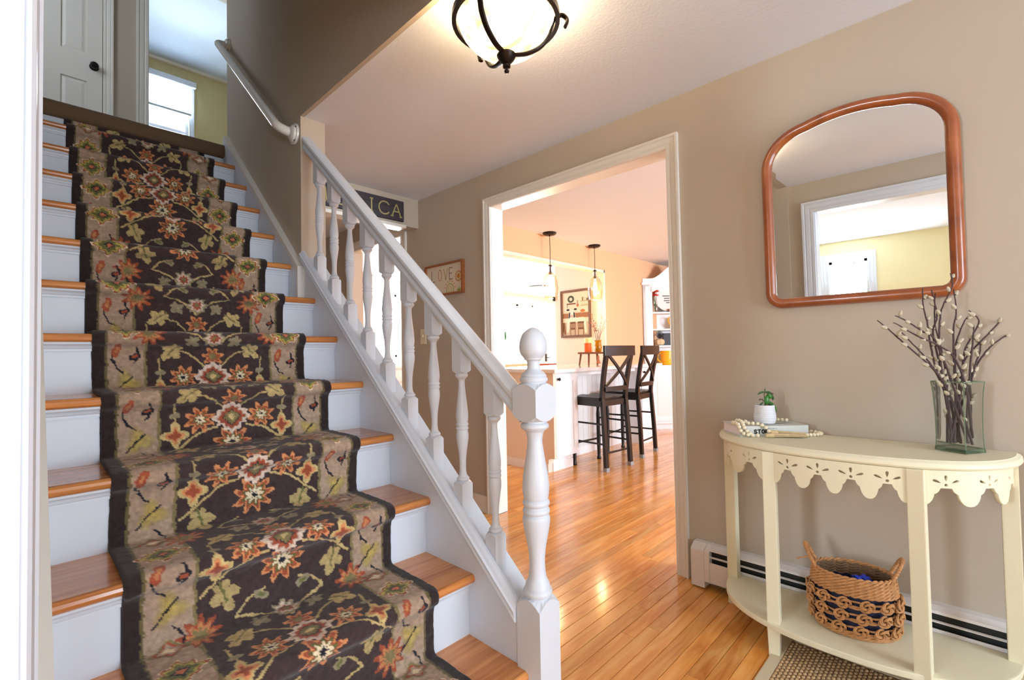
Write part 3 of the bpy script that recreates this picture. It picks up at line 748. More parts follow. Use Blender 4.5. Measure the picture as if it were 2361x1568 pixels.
    jit = np.clip(jit, -0.004, 0.004)
    X[:,0] = cx-half-0.0015; X[:,-1] = cx+half+0.0015; D[:,0] = D[:,-1] = -0.0105
    D[:,1] -= 0.003; D[:,-2] -= 0.003
    X += jit[:,None]*0.6
    Yv = Q[:,0][:,None] + N[:,0][:,None]*D; Zv = Q[:,1][:,None] + N[:,1][:,None]*D
    verts = np.stack([X, Yv, np.maximum(Zv, 0.001)], 2).reshape(-1, 3)
    base = np.array([cx, 0.93, 0.0]); verts = verts - base
    W_ = nc+2
    idx = np.arange(nr*W_).reshape(nr, W_)
    quads = np.stack([idx[:-1,:-1], idx[:-1,1:], idx[1:,1:], idx[1:,:-1]], 2).reshape(-1, 4)
    me = bpy.data.meshes.new('stair_runner')
    me.vertices.add(len(verts)); me.vertices.foreach_set('co', verts.ravel())
    me.loops.add(quads.size); me.loops.foreach_set('vertex_index', quads.ravel().astype(np.int32))
    me.polygons.add(len(quads)); me.polygons.foreach_set('loop_start', np.arange(0, quads.size, 4, dtype=np.int32))
    me.polygons.foreach_set('use_smooth', np.ones(len(quads), dtype=bool))
    me.update(calc_edges=True)
    CC = np.empty((nr, W_, 4)); CC[:,1:-1,:3] = C; CC[:,0,:3] = BIND; CC[:,-1,:3] = BIND; CC[:,:,3] = 1
    at_ = me.attributes.new('pile_colour', 'FLOAT_COLOR', 'POINT'); at_.data.foreach_set('color', CC.reshape(-1).astype(np.float32))
    me.materials.append(attr_mat('wool_runner', 'pile_colour'))
    o = bpy.data.objects.new('stair_runner', me); COL.objects.link(o); o.location = tuple(base)
    o['label'] = 'dark floral stair runner carpet with beige flowered borders'; o['category'] = 'carpet'
runner()

# ================================================================== HALLWAY OBJECTS
# ------------------------------------------------------------------ baseboard heater
ht = Thing('baseboard_heater', 'white metal baseboard heater with dark louvre slots under the table', 'heater', (RW-0.03, 0.25, 0))
HW = mat('heater_enamel', (228, 222, 220), 0.35); HD = mat('heater_slot_shade', (38, 40, 38), 0.55)
hx = RW-0.066
mb = MB(); mb.prism([(RW, 0.195), (RW-0.030, 0.195), (hx+0.010, 0.184), (hx+0.008, 0.175), (hx+0.012, 0.174), (RW-0.028, 0.186), (RW, 0.186)], 'y', -0.6, 0.884)
ht.part('top_cover', mb, HW)
mb = MB(); mb.box(hx+0.002, hx+0.006, -0.6, 0.884, 0.035, 0.126); ht.part('front_panel', mb, HW)
mb = MB(); mb.box(hx+0.030, RW-0.004, -0.6, 0.884, 0.02, 0.184); ht.part('fin_element', mb, HD)  # dark block behind the louvre; slot shade is put into its colour
for z in (0.149,):
    mb = MB(); mb.prism([(hx+0.003, z-0.002), (hx+0.003, z+0.002), (hx+0.010, z+0.004), (hx+0.010, z)], 'y', -0.6, 0.884); ht.part('louvre', mb, HW)
mb = MB(); pf = [(RW, 0.197), (RW-0.030, 0.197), (hx-0.002, 0.172), (hx-0.002, 0.006), (hx+0.004, 0.006), (RW, 0.006)]
mb.prism(pf, 'y', 0.905, 0.967); mb.prism([(p, max(q, 0.036)) for p, q in pf], 'y', 0.882, 0.905); ht.part('end_cap', mb, HW, bevel=0.003)

# ------------------------------------------------------------------ console table
TY, TXB, THW, TD, TZ = 0.345, 2.205, 0.455, 0.358, 0.750
ct = Thing('console_table', 'cream half round console table with pierced scalloped apron', 'table', (2.05, TY, 0))
def demi(hw, dep, back, n=48, p=2.35):
    """half superellipse outline (x towards the room is negative) from left to right end"""
    out = []
    for k in range(n+1):
        a = PI*k/n; c, s_ = math.cos(a), math.sin(a)
        out.append((back-dep*abs(s_)**(2/p), TY+hw*math.copysign(abs(c)**(2/p), c)))
    return out
mb = MB(); rings = []
for ins, z in ((0.012, 0.722), (0.004, 0.724), (0.0, 0.730), (0.001, 0.739), (0.006, 0.745), (0.012, 0.747), (0.014, 0.750)):
    rings.append([(x, y, z) for x, y in demi(THW-ins, TD-ins, TXB)])
n_ = len(rings[0]); vs = [p for r_ in rings for p in r_]
fs = [(i*n_+k, i*n_+(k+1) % n_, (i+1)*n_+(k+1) % n_, (i+1)*n_+k) for i in range(len(rings)-1) for k in range(n_)]
fs += [tuple(range((len(rings)-1)*n_, len(rings)*n_)), tuple(reversed(range(n_)))]
mb.add(vs, fs); ct.part('table_top', mb, CREAMP, smooth=True)
SZ = 0.117
o1 = demi(THW-0.02, TD-0.022, 2.172)
mb = MB(); mb.prism(o1, 'z', SZ-0.02, SZ); ct.part('shelf', mb, CREAMP, bevel=0.004)
legs = [(2.150, 0.765, 0.0), (1.886, 0.536, 0.10), (1.886, 0.130, -0.10), (2.150, -0.075, 0.0)]
for lx, ly, rot in legs:
    mb = MB(); hw = 0.0205
    sec = [(0.0, 0.017, 0.012), (0.03, 0.018, 0.009), (0.09, 0.0205, 0.0), (0.16, hw, 0.0), (0.723, hw, 0.0)]
    vs = []
    out = Vector((-1, 0, 0)) if abs(ly-TY) < 0.3 else Vector((0, 1 if ly > TY else -1, 0))
    for z, h_, kick in sec:
        for sx, sy in ((-1,-1),(1,-1),(1,1),(-1,1)):
            v = Vector((sx*h_, sy*h_, 0)); v.rotate(Matrix.Rotation(rot, 3, 'Z'))
            kk = out*(kick-0.006 if z < 0.08 else 0)
            vs.append((lx+v.x+kk.x, ly+v.y+kk.y, z))
    fs = [(i*4+k, i*4+(k+1) % 4, (i+1)*4+(k+1) % 4, (i+1)*4+k) for i in range(len(sec)-1) for k in range(4)] + [(3,2,1,0), (16,17,18,19)]
    mb.add(vs, fs); ct.part('leg', mb, CREAMP, bevel=0.003)
def apron(length, lobes, bend, name):
    """flat pierced panel from a 2D curve, cut along its length and then bent to the table's curve"""
    cu = bpy.data.curves.new('apron_outline', 'CURVE'); cu.dimensions = '2D'; cu.fill_mode = 'BOTH'; cu.extrude = 0.007
    def poly(pts):
        sp = cu.splines.new('POLY'); sp.points.add(len(pts)-1); sp.use_cyclic_u = True
        for p, q in zip(sp.points, pts): p.co = (q[0], q[1], 0, 1)
    w_ = length/lobes; bot = []
    # lower edge: between lobes a flat notch, lobe = small shoulder then a round tongue
    for i in range(lobes+1):
        c = i*w_
        if 0 < i < lobes:
            pass
    segs = []
    for i in range(lobes):
        x0 = i*w_
        one_ = [(0.5, -0.105)]
        right = [(0.58, -0.1035), (0.65, -0.098), (0.705, -0.089), (0.740, -0.078), (0.752, -0.0705), (0.775, -0.0690), (0.81, -0.0665), (0.845, -0.0615), (0.868, -0.0560), (0.880, -0.0520)]
        left = [(1-a, b) for a, b in reversed(right)]
        segs += [(x0+a*w_, b) for a, b in left+one_+right]
    # panels start and end in the middle of a tongue
    ext = [( -0.5*w_ + x, y) for x, y in segs + [(length+x, y) for x, y in segs[:10]]]
    ext = [p for p in ext if 0.001 < p[0] < length-0.001]
    pts = [(0, 0), (length, 0), (length, -0.104), *reversed(ext), (0, -0.104)]
    poly(pts)
    for i in range(lobes):
        c = (i+0.5)*w_
        poly([(c+0.0045*math.cos(t), -0.0425+0.0045*math.sin(t)) for t in [2*PI*k/10 for k in range(10)]])
        for ang in (PI/2, PI/2+1.05, PI/2-1.05):
            dr = (math.cos(ang), math.sin(ang)); pr = (-dr[1], dr[0]); pl = []
            for k in range(12):
                t = 2*PI*k/12
                a = 0.5-0.5*math.cos(t); b = math.sin(t)*0.0056*(0.30+0.70*a)
                r_ = 0.0115+0.0185*a
                pl.append((c+dr[0]*r_*1.25+pr[0]*b, -0.0425+dr[1]*r_*0.98+pr[1]*b))
            poly(pl)
    ob = bpy.data.objects.new('apron_tmp', cu); COL.objects.link(ob)
    dg = bpy.context.evaluated_depsgraph_get(); me = bpy.data.meshes.new_from_object(ob.evaluated_get(dg))
    bpy.data.objects.remove(ob)
    bm = bmesh.new(); bm.from_mesh(me); bmesh.ops.remove_doubles(bm, verts=bm.verts, dist=1e-5)
    for k in range(1, 24):
        bmesh.ops.bisect_plane(bm, geom=bm.verts[:]+bm.edges[:]+bm.faces[:], plane_co=(length*k/24, 0, 0), plane_no=(1, 0, 0))
    for v in bm.verts:
        x, z, t = v.co.x, v.co.y, v.co.z
        px, py, nx, ny = bend(x/length)
        v.co = (px+nx*t-ct.loc[0], py+ny*t-ct.loc[1], 0.722+z)
    bmesh.ops.recalc_face_normals(bm, faces=bm.faces); bm.to_mesh(me); bm.free()
    me.materials.clear(); me.materials.append(CREAMP)
    o = bpy.data.objects.new(name, me); COL.objects.link(o); o.parent = ct.o
curve_ = demi(THW-0.030, TD-0.030, 2.185, 400)
cl = [0]
for p, q in zip(curve_[:-1], curve_[1:]): cl.append(cl[-1]+math.hypot(q[0]-p[0], q[1]-p[1]))
def on_curve(s_):
    s_ = min(max(s_, 0), cl[-1]); i = max(0, min(len(cl)-2, next((k for k in range(len(cl)-1) if cl[k+1] >= s_), len(cl)-2)))
    t = (s_-cl[i])/max(cl[i+1]-cl[i], 1e-9); p, q = curve_[i], curve_[i+1]
    d_ = Vector((q[0]-p[0], q[1]-p[1])).normalized()
    return p[0]+(q[0]-p[0])*t, p[1]+(q[1]-p[1])*t, -d_.y*-1, -d_.x
def s_near(x, y): return cl[min(range(len(curve_)), key=lambda k: (curve_[k][0]-x)**2+(curve_[k][1]-y)**2)]
sA, sB, sC, sD = s_near(2.15, 0.77), s_near(1.86, 0.538), s_near(1.86, 0.130), s_near(2.15, -0.08)
for a, b, nl in ((sA-0.012, sB-0.016, 3), (sB+0.018, sC-0.018, 4), (sC+0.016, sD+0.012, 3)):
    apron(b-a, nl, lambda t, a=a, b=b: on_curve(a+(b-a)*t), 'apron')

# ------------------------------------------------------------------ mirror
mx_y, mz0, mz1, mhw = 0.312, 1.262, 2.036, 0.313
def mirror_outline(ins, n=10):
    pts = []; hw = mhw-ins; zb = mz0+ins
    rb = 0.062-ins*0.8; rt = 0.185-ins*0.8
    zc = mz1-ins; sag = 0.035        # arched top
    R_ = (hw**2+sag**2)/(2*sag)
    def arch(y): return zc-(R_-math.sqrt(max(R_*R_-y*y, 0)))
    for k in range(n+1): a = PI+PI/2*k/n; pts.append((-hw+rb+rb*math.cos(a), zb+rb+rb*math.sin(a)))
    for k in range(n+1): a = 1.5*PI+PI/2*k/n; pts.append((hw-rb+rb*math.cos(a), zb+rb+rb*math.sin(a)))
    zt = arch(hw-rt*0.75)-0.012
    cc = (hw-rt, zt-rt+0.028)
    for k in range(n+1): a = PI/2*0.93*k/n; pts.append((cc[0]+rt*math.cos(a), cc[1]+rt*0.86*math.sin(a)))
    e = pts[-1]; lim = e[0]
    for k in range(1, n*2): y = lim-(2*lim)*k/(n*2); t = y/lim; pts.append((y, e[1]+(zc-e[1])*(1-t*t)))
    for k in range(n+1): a = PI/2*0.93*(1-k/n); pts.append((-(cc[0]+rt*math.cos(a)), cc[1]+rt*0.86*math.sin(a)))
    return pts
mr = Thing('wall_mirror', 'arched wall mirror in a rounded red brown wooden frame', 'mirror', (RW, mx_y, mz0))
ol = mirror_outline(0.021); n_ = len(ol)
mb = MB(); path = []; frames = []
for i, (a, b) in enumerate(ol):
    p, q = ol[i-1], ol[(i+1) % n_]; t = Vector((q[0]-p[0], q[1]-p[1])).normalized()
    path.append((RW-0.004, mx_y+a, b)); frames.append(((0, t.y, -t.x), (-1, 0, 0)))
prof = [(0.021*math.cos(t), 0.030*max(math.sin(t), 0)**0.8) for t in [PI*k/10 for k in range(11)]] + [(-0.021, -0.003), (0.021, -0.003)]
mb.sweep(path, prof, frames, closed=True); mr.part('frame', mb, MAHOG, smooth=True)
MIR = mat('mirror_silver', (236, 240, 240), 0.0, metal=1.0)
gi = mirror_outline(0.056); go = mirror_outline(0.036)
mb = MB(); vs = [(RW-0.0125, mx_y+a, b) for a, b in gi] + [(RW-0.0123, mx_y+a, b) for a, b in go]
mb.add(vs, [tuple(range(n_))] + [(i, (i+1) % n_, n_+(i+1) % n_, n_+i) for i in range(n_)])
mr.part('glass', mb, MIR)
mb = MB(); mb.add([(RW-0.006, mx_y+a, b) for a, b in go], [tuple(range(n_))]); mr.part('backing', mb, mat('mirror_backing', (70, 50, 36), 0.8))
mr.o.rotation_euler = (0, -math.radians(1.05), 0); mr.o.location = (RW-0.001, mx_y, mz0)

# ------------------------------------------------------------------ flush ceiling light
lx_, ly_, lz_ = 1.170, 1.130, CEIL
cl_ = Thing('ceiling_light', 'bronze flush ceiling light with glowing cream glass bowl', 'light', (lx_, ly_, lz_))
mb = MB(); mb.lathe([(0.07, 0.0), (0.072, -0.012), (0.05, -0.03), (0.012, -0.036), (0.010, -0.20)], (lx_, ly_, lz_), 28); cl_.part('canopy', mb, DARKM, smooth=True)
bowl = mat('lamp_bowl_glass', (250, 236, 200), 0.4, emis=(255, 232, 184), estr=2.4)
nt = bowl.node_tree; nz = nt.nodes.new('ShaderNodeTexNoise'); nz.inputs['Scale'].default_value = 7; nz.inputs['Distortion'].default_value = 2.5
tcb = nt.nodes.new('ShaderNodeTexCoord'); nt.links.new(tcb.outputs['Object'], nz.inputs['Vector'])
crb = nt.nodes.new('ShaderNodeValToRGB'); crb.color_ramp.elements[0].position = 0.35; crb.color_ramp.elements[1].position = 0.62
crb.color_ramp.elements[0].color = (0.42, 0.27, 0.09, 1); crb.color_ramp.elements[1].color = (1.0, 0.82, 0.52, 1)
nt.links.new(nz.outputs['Fac'], crb.inputs['Fac']); nt.links.new(crb.outputs['Color'], nt.nodes['Principled BSDF'].inputs['Emission Color'])
bp_ = spline([(0.170, -0.088), (0.163, -0.114), (0.144, -0.148), (0.110, -0.183), (0.067, -0.206), (0.02, -0.215)])
mb = MB(); mb.lathe(bp_, (lx_, ly_, lz_), 40, caps=False); mb.lathe([(r_-0.004, z+0.003) for r_, z in bp_], (lx_, ly_, lz_), 40, caps=False)
cl_.part('glass_bowl', mb, bowl, smooth=True)
mb = MB(); mb.lathe([(0.173, -0.082), (0.188, -0.082), (0.188, -0.105), (0.173, -0.105), (0.173, -0.082)], (lx_, ly_, lz_), 48, caps=False); cl_.part('rim_ring', mb, DARKM, smooth=False)
pr = [(0.0, -0.280), (0.0075, -0.278), (0.009, -0.272), (0.004, -0.267), (0.005, -0.263), (0.0130, -0.260), (0.0140, -0.252), (0.010, -0.247), (0.018, -0.242), (0.029, -0.229), (0.034, -0.218), (0.029, -0.210), (0.012, -0.206)]
mb = MB(); mb.lathe(pr, (lx_, ly_, lz_), 24); cl_.part('finial', mb, DARKM, smooth=True)
for a in (math.radians(193), math.radians(-47), math.radians(73)):
    pts = spline([(0.026, -0.216), (0.072, -0.213), (0.120, -0.190), (0.150, -0.152), (0.158, -0.122), (0.172, -0.090), (0.196, -0.080), (0.214, -0.098), (0.206, -0.122)], 5)
    c, s_ = math.cos(a), math.sin(a)
    mb = MB(); mb.tube([(lx_+r_*c, ly_+r_*s_, lz_+z) for r_, z in pts], 0.0062, 8, flat=((-s_, c, 0), 1.7)); cl_.part('scroll_arm', mb, DARKM, smooth=True)
pl = bpy.data.lights.new('ceiling_light_bulb', 'POINT'); pl.energy = 16; pl.color = (1.0, 0.78, 0.52); pl.shadow_soft_size = 0.05
po = bpy.data.objects.new('ceiling_light_bulb', pl); COL.objects.link(po); po.location = (lx_, ly_, lz_-0.07)

# ------------------------------------------------------------------ stroke lettering
GLYPH = {'A': [[(0,0),(0.5,1),(1,0)], [(0.2,0.38),(0.8,0.38)]], 'M': [[(0,0),(0.08,1),(0.5,0.25),(0.92,1),(1,0)]], 'E': [[(0.85,1),(0.1,1),(0.1,0),(0.9,0)], [(0.1,0.52),(0.7,0.52)]],
 'R': [[(0.1,0),(0.1,1),(0.6,1),(0.85,0.88),(0.85,0.65),(0.6,0.52),(0.1,0.52)], [(0.5,0.52),(0.95,0)]], 'I': [[(0.5,0),(0.5,1)]],
 'C': [[(0.95,0.80),(0.80,0.94),(0.55,1.0),(0.28,0.92),(0.08,0.68),(0.06,0.38),(0.22,0.10),(0.50,0.0),(0.78,0.05),(0.95,0.20)]],
 'L': [[(0.1,1),(0.1,0),(0.85,0)]], 'O': [[(0.5+0.42*math.cos(2*PI*k/14), 0.5+0.5*math.sin(2*PI*k/14)) for k in range(15)]], 'V': [[(0.05,1),(0.5,0),(0.95,1)]],
 'S': [[(0.9,0.85),(0.7,0.98),(0.35,0.98),(0.12,0.82),(0.2,0.6),(0.75,0.42),(0.9,0.2),(0.68,0.02),(0.3,0.0),(0.08,0.16)]], 'T': [[(0,1),(1,1)], [(0.5,1),(0.5,0)]]}
SERIF = {'A': [(0,0),(1,0)], 'M': [(0,0),(1,0)], 'I': [(0.5,0),(0.5,1)], 'R': [(0.1,0),(0.95,0)], 'E': []}
def letter(ch, w_, h_, sw, place, serif=False, t=0.0008):
    """ribbon strokes; place(a, b, t) -> world point from letter plane coordinates"""
    mb = MB()
    def rib(pl):
        for (x0, y0), (x1, y1) in zip(pl[:-1], pl[1:]):
            d_ = Vector((x1-x0, y1-y0)); L_ = d_.length
            if L_ < 1e-6: continue
            d_ /= L_; n_ = Vector((-d_.y, d_.x))*sw/2; e_ = d_*sw*0.25
            q = [(x0-e_.x+n_.x, y0-e_.y+n_.y), (x1+e_.x+n_.x, y1+e_.y+n_.y), (x1+e_.x-n_.x, y1+e_.y-n_.y), (x0-e_.x-n_.x, y0-e_.y-n_.y)]
            mb.add([place(a, b, 0) for a, b in q]+[place(a, b, t) for a, b in q], [(0,1,2,3),(7,6,5,4),(0,4,5,1),(1,5,6,2),(2,6,7,3),(3,7,4,0)])
    for pl in GLYPH[ch]: rib([(x*w_, y*h_) for x, y in pl])
    if serif:
        for x, y in SERIF.get(ch, []): rib([(x*w_-sw*1.1, y*h_), (x*w_+sw*1.1, y*h_)])
    return mb

# ------------------------------------------------------------------ plank sign on the header
sg = Thing('wall_sign', 'dark plank sign with gold lettering reading AMERICA on the header', 'sign', (1.64, 3.2, 2.14))
SIGN = mat('charcoal_sign_paint', (58, 52, 58), 0.7, vary=0.15); GOLD = mat('pale_gold_paint', (176, 164, 106), 0.6)
x0s, x1s = 1.20, 2.092
for z0, z1 in ((2.143, 2.193), (2.1945, 2.246), (2.2475, 2.300)):
    mb = MB(); mb.box(x0s, x1s, 3.176, 3.2, z0, z1); sb = sg.part('board', mb, SIGN, bevel=0.0012)
for ch, xc, w_ in (('A', 1.285, 0.075), ('M', 1.415, 0.105), ('E', 1.555, 0.065), ('R', 1.690, 0.075), ('I', 1.812, 0.03), ('C', 1.915, 0.095), ('A', 2.025, 0.078)):
    mb = letter(ch, w_, 0.098, 0.0095, lambda a, b, t, xc=xc, w_=w_: (xc-w_/2+a, 3.1758-t, 2.171+b), True); sg.part('letter', mb, GOLD)

# ------------------------------------------------------------------ LOVE picture
lv = Thing('framed_picture', 'small wood framed LOVE print with flowers on the hall wall', 'picture', (RW, 2.85, 1.54))
py0, py1, pz0, pz1 = 2.628, 3.085, 1.540, 1.783
FRW = wood('light_brown_frame', [(132, 70, 34), (170, 100, 50)], (8, 40, 40), 0.4, 0.3, rnd=False)
mb = MB(); fw = 0.014
path = [(RW, py0, pz0), (RW, py1, pz0), (RW, py1, pz1), (RW, py0, pz1)]
fr = [((0, -1, -1), (-1, 0, 0)), ((0, 1, -1), (-1, 0, 0)), ((0, 1, 1), (-1, 0, 0)), ((0, -1, 1), (-1, 0, 0))]
mb.sweep(path, [(0, 0), (0, 0.026), (-fw, 0.026), (-fw, 0.010), (-fw, 0)], fr, closed=True); lv.part('frame', mb, FRW)
mb = MB(); mb.box(RW-0.012, RW-0.002, py0+fw, py1-fw, pz0+fw, pz1-fw); cv = lv.part('print', mb, mat('print_paper', (222, 208, 186), 0.8, vary=0.08))
def disc_x(cy, cz, r_, t0, t1, seg=24, r_in=0.0, jag=0.0):
    mb = MB(); vs = []
    for x in (RW-t0, RW-t1):
        for k in range(seg):
            a = 2*PI*k/seg; q = r_*(1+jag*(-1)**k); vs.append((x, cy-q*math.cos(a), cz+q*math.sin(a)))
    mb.add(vs, [tuple(range(seg)), tuple(reversed(range(seg, 2*seg)))] + [(k, (k+1) % seg, seg+(k+1) % seg, seg+k) for k in range(seg)])
    return mb
inks = {'L': (92, 88, 130), 'O': (190, 128, 84), 'V': (160, 146, 78), 'E': (124, 80, 84)}
for ch, yc in (('L', 2.990), ('O', 2.905), ('V', 2.835), ('E', 2.772)):
    mb = letter(ch, 0.05, 0.085, 0.0055, lambda a, b, t, yc=yc: (RW-0.0122-t, yc+0.025-a, 1.655+b)); lv.part('letter', mb, mat('ink_'+ch, inks[ch], 0.8), cv)
for cy_, cz_, lay in ((2.685, 1.668, [(0.040, (196, 134, 92), .14), (0.029, (222, 206, 176), 0), (0.020, (176, 160, 90), 0), (0.012, (222, 120, 60), 0)]),
                      (2.785, 1.580, [(0.045, (166, 160, 76), .04), (0.037, (222, 206, 176), 0), (0.024, (196, 190, 130), 0), (0.017, (222, 206, 176), 0)])):
    for i, (r_, c_, j) in enumerate(lay):
        mb = disc_x(cy_, max(cz_, pz0+fw+0.0) , r_, 0.0121, 0.0126+0.0004*i, 28, jag=j)
        mb.xf(lambda v: Vector((v.x, v.y, max(v.z, pz0+fw))))
        lv.part('flower', mb, mat('print_%d_%d_%d' % c_, c_, 0.8), cv)
for k in range(7):
    a = 0.2+k*0.45; mb = disc_x(2.785-0.062*math.cos(a), 1.58+0.062*math.sin(a), 0.006, 0.0121, 0.0127, 8); lv.part('dot', mb, mat('print_dot', (214, 128, 74), 0.8), cv)
for k in range(5):
    a = 0.5+k*0.53; mb = MB(); c_ = Vector((0, 2.68, 1.556)); dv = Vector((0, -math.cos(a), math.sin(a)))*0.034; nv = Vector((0, math.sin(a), math.cos(a)))*0.005
    q = [c_, c_+dv*0.5+nv, c_+dv, c_+dv*0.5-nv]; mb.add([(RW-0.0122, p.y, p.z) for p in q]+[(RW-0.0128, p.y, p.z) for p in q], [(0,1,2,3),(7,6,5,4),(0,4,5,1),(1,5,6,2),(2,6,7,3),(3,7,4,0)])
    lv.part('leaf', mb, mat('print_leaf', (164, 172, 84), 0.8), cv)

# ------------------------------------------------------------------ switches and chime
def switch(yc, zc, label):
    t = Thing('light_switch', label, 'switch', (RW, yc, zc-0.06))
    mb = MB(); mb.box(RW-0.006, RW, yc-0.036, yc+0.036, zc-0.06, zc+0.06); t.part('plate', mb, mat('ivory_plastic', (232, 220, 192), 0.4), bevel=0.002)
    mb = MB(); mb.box(RW-0.016, RW-0.004, yc-0.005, yc+0.005, zc-0.004, zc+0.014); t.part('toggle', mb, mat('ivory_plastic', (232, 220, 192)), bevel=0.001)
switch(3.145, 1.238, 'ivory single toggle switch on the hall wall left of the doorway')
t = Thing('thermostat', 'white wall box at the far end of the hall beyond the balusters', 'thermostat', (RW, 4.68, 1.55))
mb = MB(); mb.box(RW-0.05, RW, 4.56, 4.80, 1.62, 1.80); t.part('case', mb, WARMW, bevel=0.006)
mb = MB(); mb.box(RW-0.053, RW-0.05, 4.62, 4.74, 1.68, 1.76); t.part('display', mb, mat('grey_display', (190, 190, 186), 0.3))

# ------------------------------------------------------------------ woven rug
ru = Thing('woven_rug', 'tan woven rug with pale cloth binding on the hall floor', 'rug', (1.6, -0.2, 0))
RUG = bpy.data.materials.new('woven_jute'); RUG.use_nodes = True; nt = RUG.node_tree; b_ = nt.nodes['Principled BSDF']
tc = nt.nodes.new('ShaderNodeTexCoord'); wv = nt.nodes.new('ShaderNodeTexVoronoi'); mp = nt.nodes.new('ShaderNodeMapping'); mp.inputs['Scale'].default_value = (95, 60, 1); mp.inputs['Rotation'].default_value = (0, 0, 0.2)
nt.links.new(tc.outputs['Object'], mp.inputs['Vector']); nt.links.new(mp.outputs[0], wv.inputs['Vector'])
cr = nt.nodes.new('ShaderNodeValToRGB'); cr.color_ramp.elements[0].color = tuple(srgb(x) for x in (214, 182, 136))+(1,); cr.color_ramp.elements[1].color = tuple(srgb(x) for x in (112, 82, 56))+(1,); cr.color_ramp.elements[1].position = 0.75
nt.links.new(wv.outputs['Distance'], cr.inputs['Fac']); nt.links.new(cr.outputs[0], b_.inputs['Base Color']); b_.inputs['Roughness'].default_value = 0.9
bp = nt.nodes.new('ShaderNodeBump'); bp.inputs['Strength'].default_value = 0.9; bp.inputs['Distance'].default_value = 0.004; bp.invert = True
nt.links.new(wv.outputs['Distance'], bp.inputs['Height']); nt.links.new(bp.outputs[0], b_.inputs['Normal'])
rx0, rx1, ry0, ry1 = 1.12, 2.035, -0.95, 0.545; bw = 0.036
mb = MB(); mb.box(rx0+bw*0.8, rx1-bw*0.8, ry0+bw*0.8, ry1-bw*0.8, 0, 0.008); ru.part('weave', mb, RUG)
# raised yarn bumps near the visible corner, row by row
yb = MB(); rr_ = random.Random(5)
yy = ry1-bw-0.006; i = 0
while yy > -0.12:
    xx = 1.45 + (0.0098 if i % 2 else 0)
    while xx < rx1-bw-0.004:
        h_ = rr_.uniform(0.003, 0.0055); yb.ball((xx, yy, 0.0075), rr_.uniform(0.0085, 0.0105), 0.0058, h_, seg=7, rings=5); xx += 0.0195
    yy -= 0.0122; i += 1
o = ru.part('yarn_loops', yb, mat('jute_yarn', (190, 156, 114), 0.9, vary=0.4, vscale=50), smooth=True); o['kind'] = 'stuff'
BIND = mat('rug_binding', (206, 190, 158), 0.85, bump=0.3, bscale=600)
for a in ((rx0, rx1, ry1-bw, ry1), (rx0, rx1, ry0, ry0+bw), (rx0, rx0+bw, ry0+bw, ry1-bw), (rx1-bw, rx1, ry0+bw, ry1-bw)):
    mb = MB(); mb.box(a[0], a[1], a[2], a[3], 0, 0.0095); ru.part('binding', mb, BIND, bevel=0.003)

# ================================================================== ON THE CONSOLE TABLE
# ------------------------------------------------------------------ book
BA = Vector((1.965, 0.660, 0)); BS = Vector((0.700, -0.714, 0)); BD = Vector((0.714, 0.700, 0))
def bp3(s_, d_, z): p = BA + BS*s_ + BD*d_; return Vector((p.x, p.y, z))
BL, BW, BT = 0.270, 0.152, 0.040
bk = Thing('book', 'thick pale grey book lying flat under the potted succulent', 'book', tuple(bp3(BL/2, BW/2, TZ)))
def obox(mb, s0, s1, d0, d1, z0, z1):
    q = [bp3(s, d, z) for z in (z0, z1) for s, d in ((s0, d0), (s1, d0), (s1, d1), (s0, d1))]
    mb.add(q, [(3,2,1,0),(4,5,6,7),(0,1,5,4),(1,2,6,5),(2,3,7,6),(3,0,4,7)])
COVER = mat('grey_book_cover', (206, 206, 200), 0.55)
mb = MB(); obox(mb, 0, BL, 0, BW, TZ+BT-0.003, TZ+BT); cvb = bk.part('cover', mb, COVER)
mb = MB(); obox(mb, 0, BL, 0, BW, TZ, TZ+0.003); bk.part('cover', mb, COVER)
mb = MB(); obox(mb, 0, BL, 0, 0.004, TZ+0.003, TZ+BT-0.003); sp_ = bk.part('spine', mb, COVER)
mb = MB(); obox(mb, 0.004, BL-0.004, 0.004, BW-0.004, TZ+0.003, TZ+BT-0.003); bk.part('pages', mb, mat('book_pages', (238, 224, 220), 0.8))
INKB = mat('black_print', (20, 20, 20), 0.6); INKG = mat('grey_print', (130, 130, 126), 0.6)
for i, ch in enumerate('STOR'):
    mb = letter(ch, 0.0115, 0.0135, 0.0042, lambda a, b, t, i=i: bp3(0.055+i*0.0150+a, -0.0003-t, TZ+0.012+b)); bk.part('letter', mb, INKB, sp_)
for i, w_ in enumerate((0.017, 0.013, 0.004)):
    mb = MB(); obox(mb, 0.105+[0, 0.020, 0.036][i], 0.105+[0, 0.020, 0.036][i]+w_, -0.0006, 0, TZ+0.0285, TZ+0.0305); bk.part('fine_print', mb, INKG, sp_)
mb = MB(); obox(mb, 0.17, 0.24, 0.05, 0.06, TZ+BT, TZ+BT+0.0004); obox(mb, 0.16, 0.22, 0.063, 0.068, TZ+BT, TZ+BT+0.0004); bk.part('cover_print', mb, INKG, cvb)

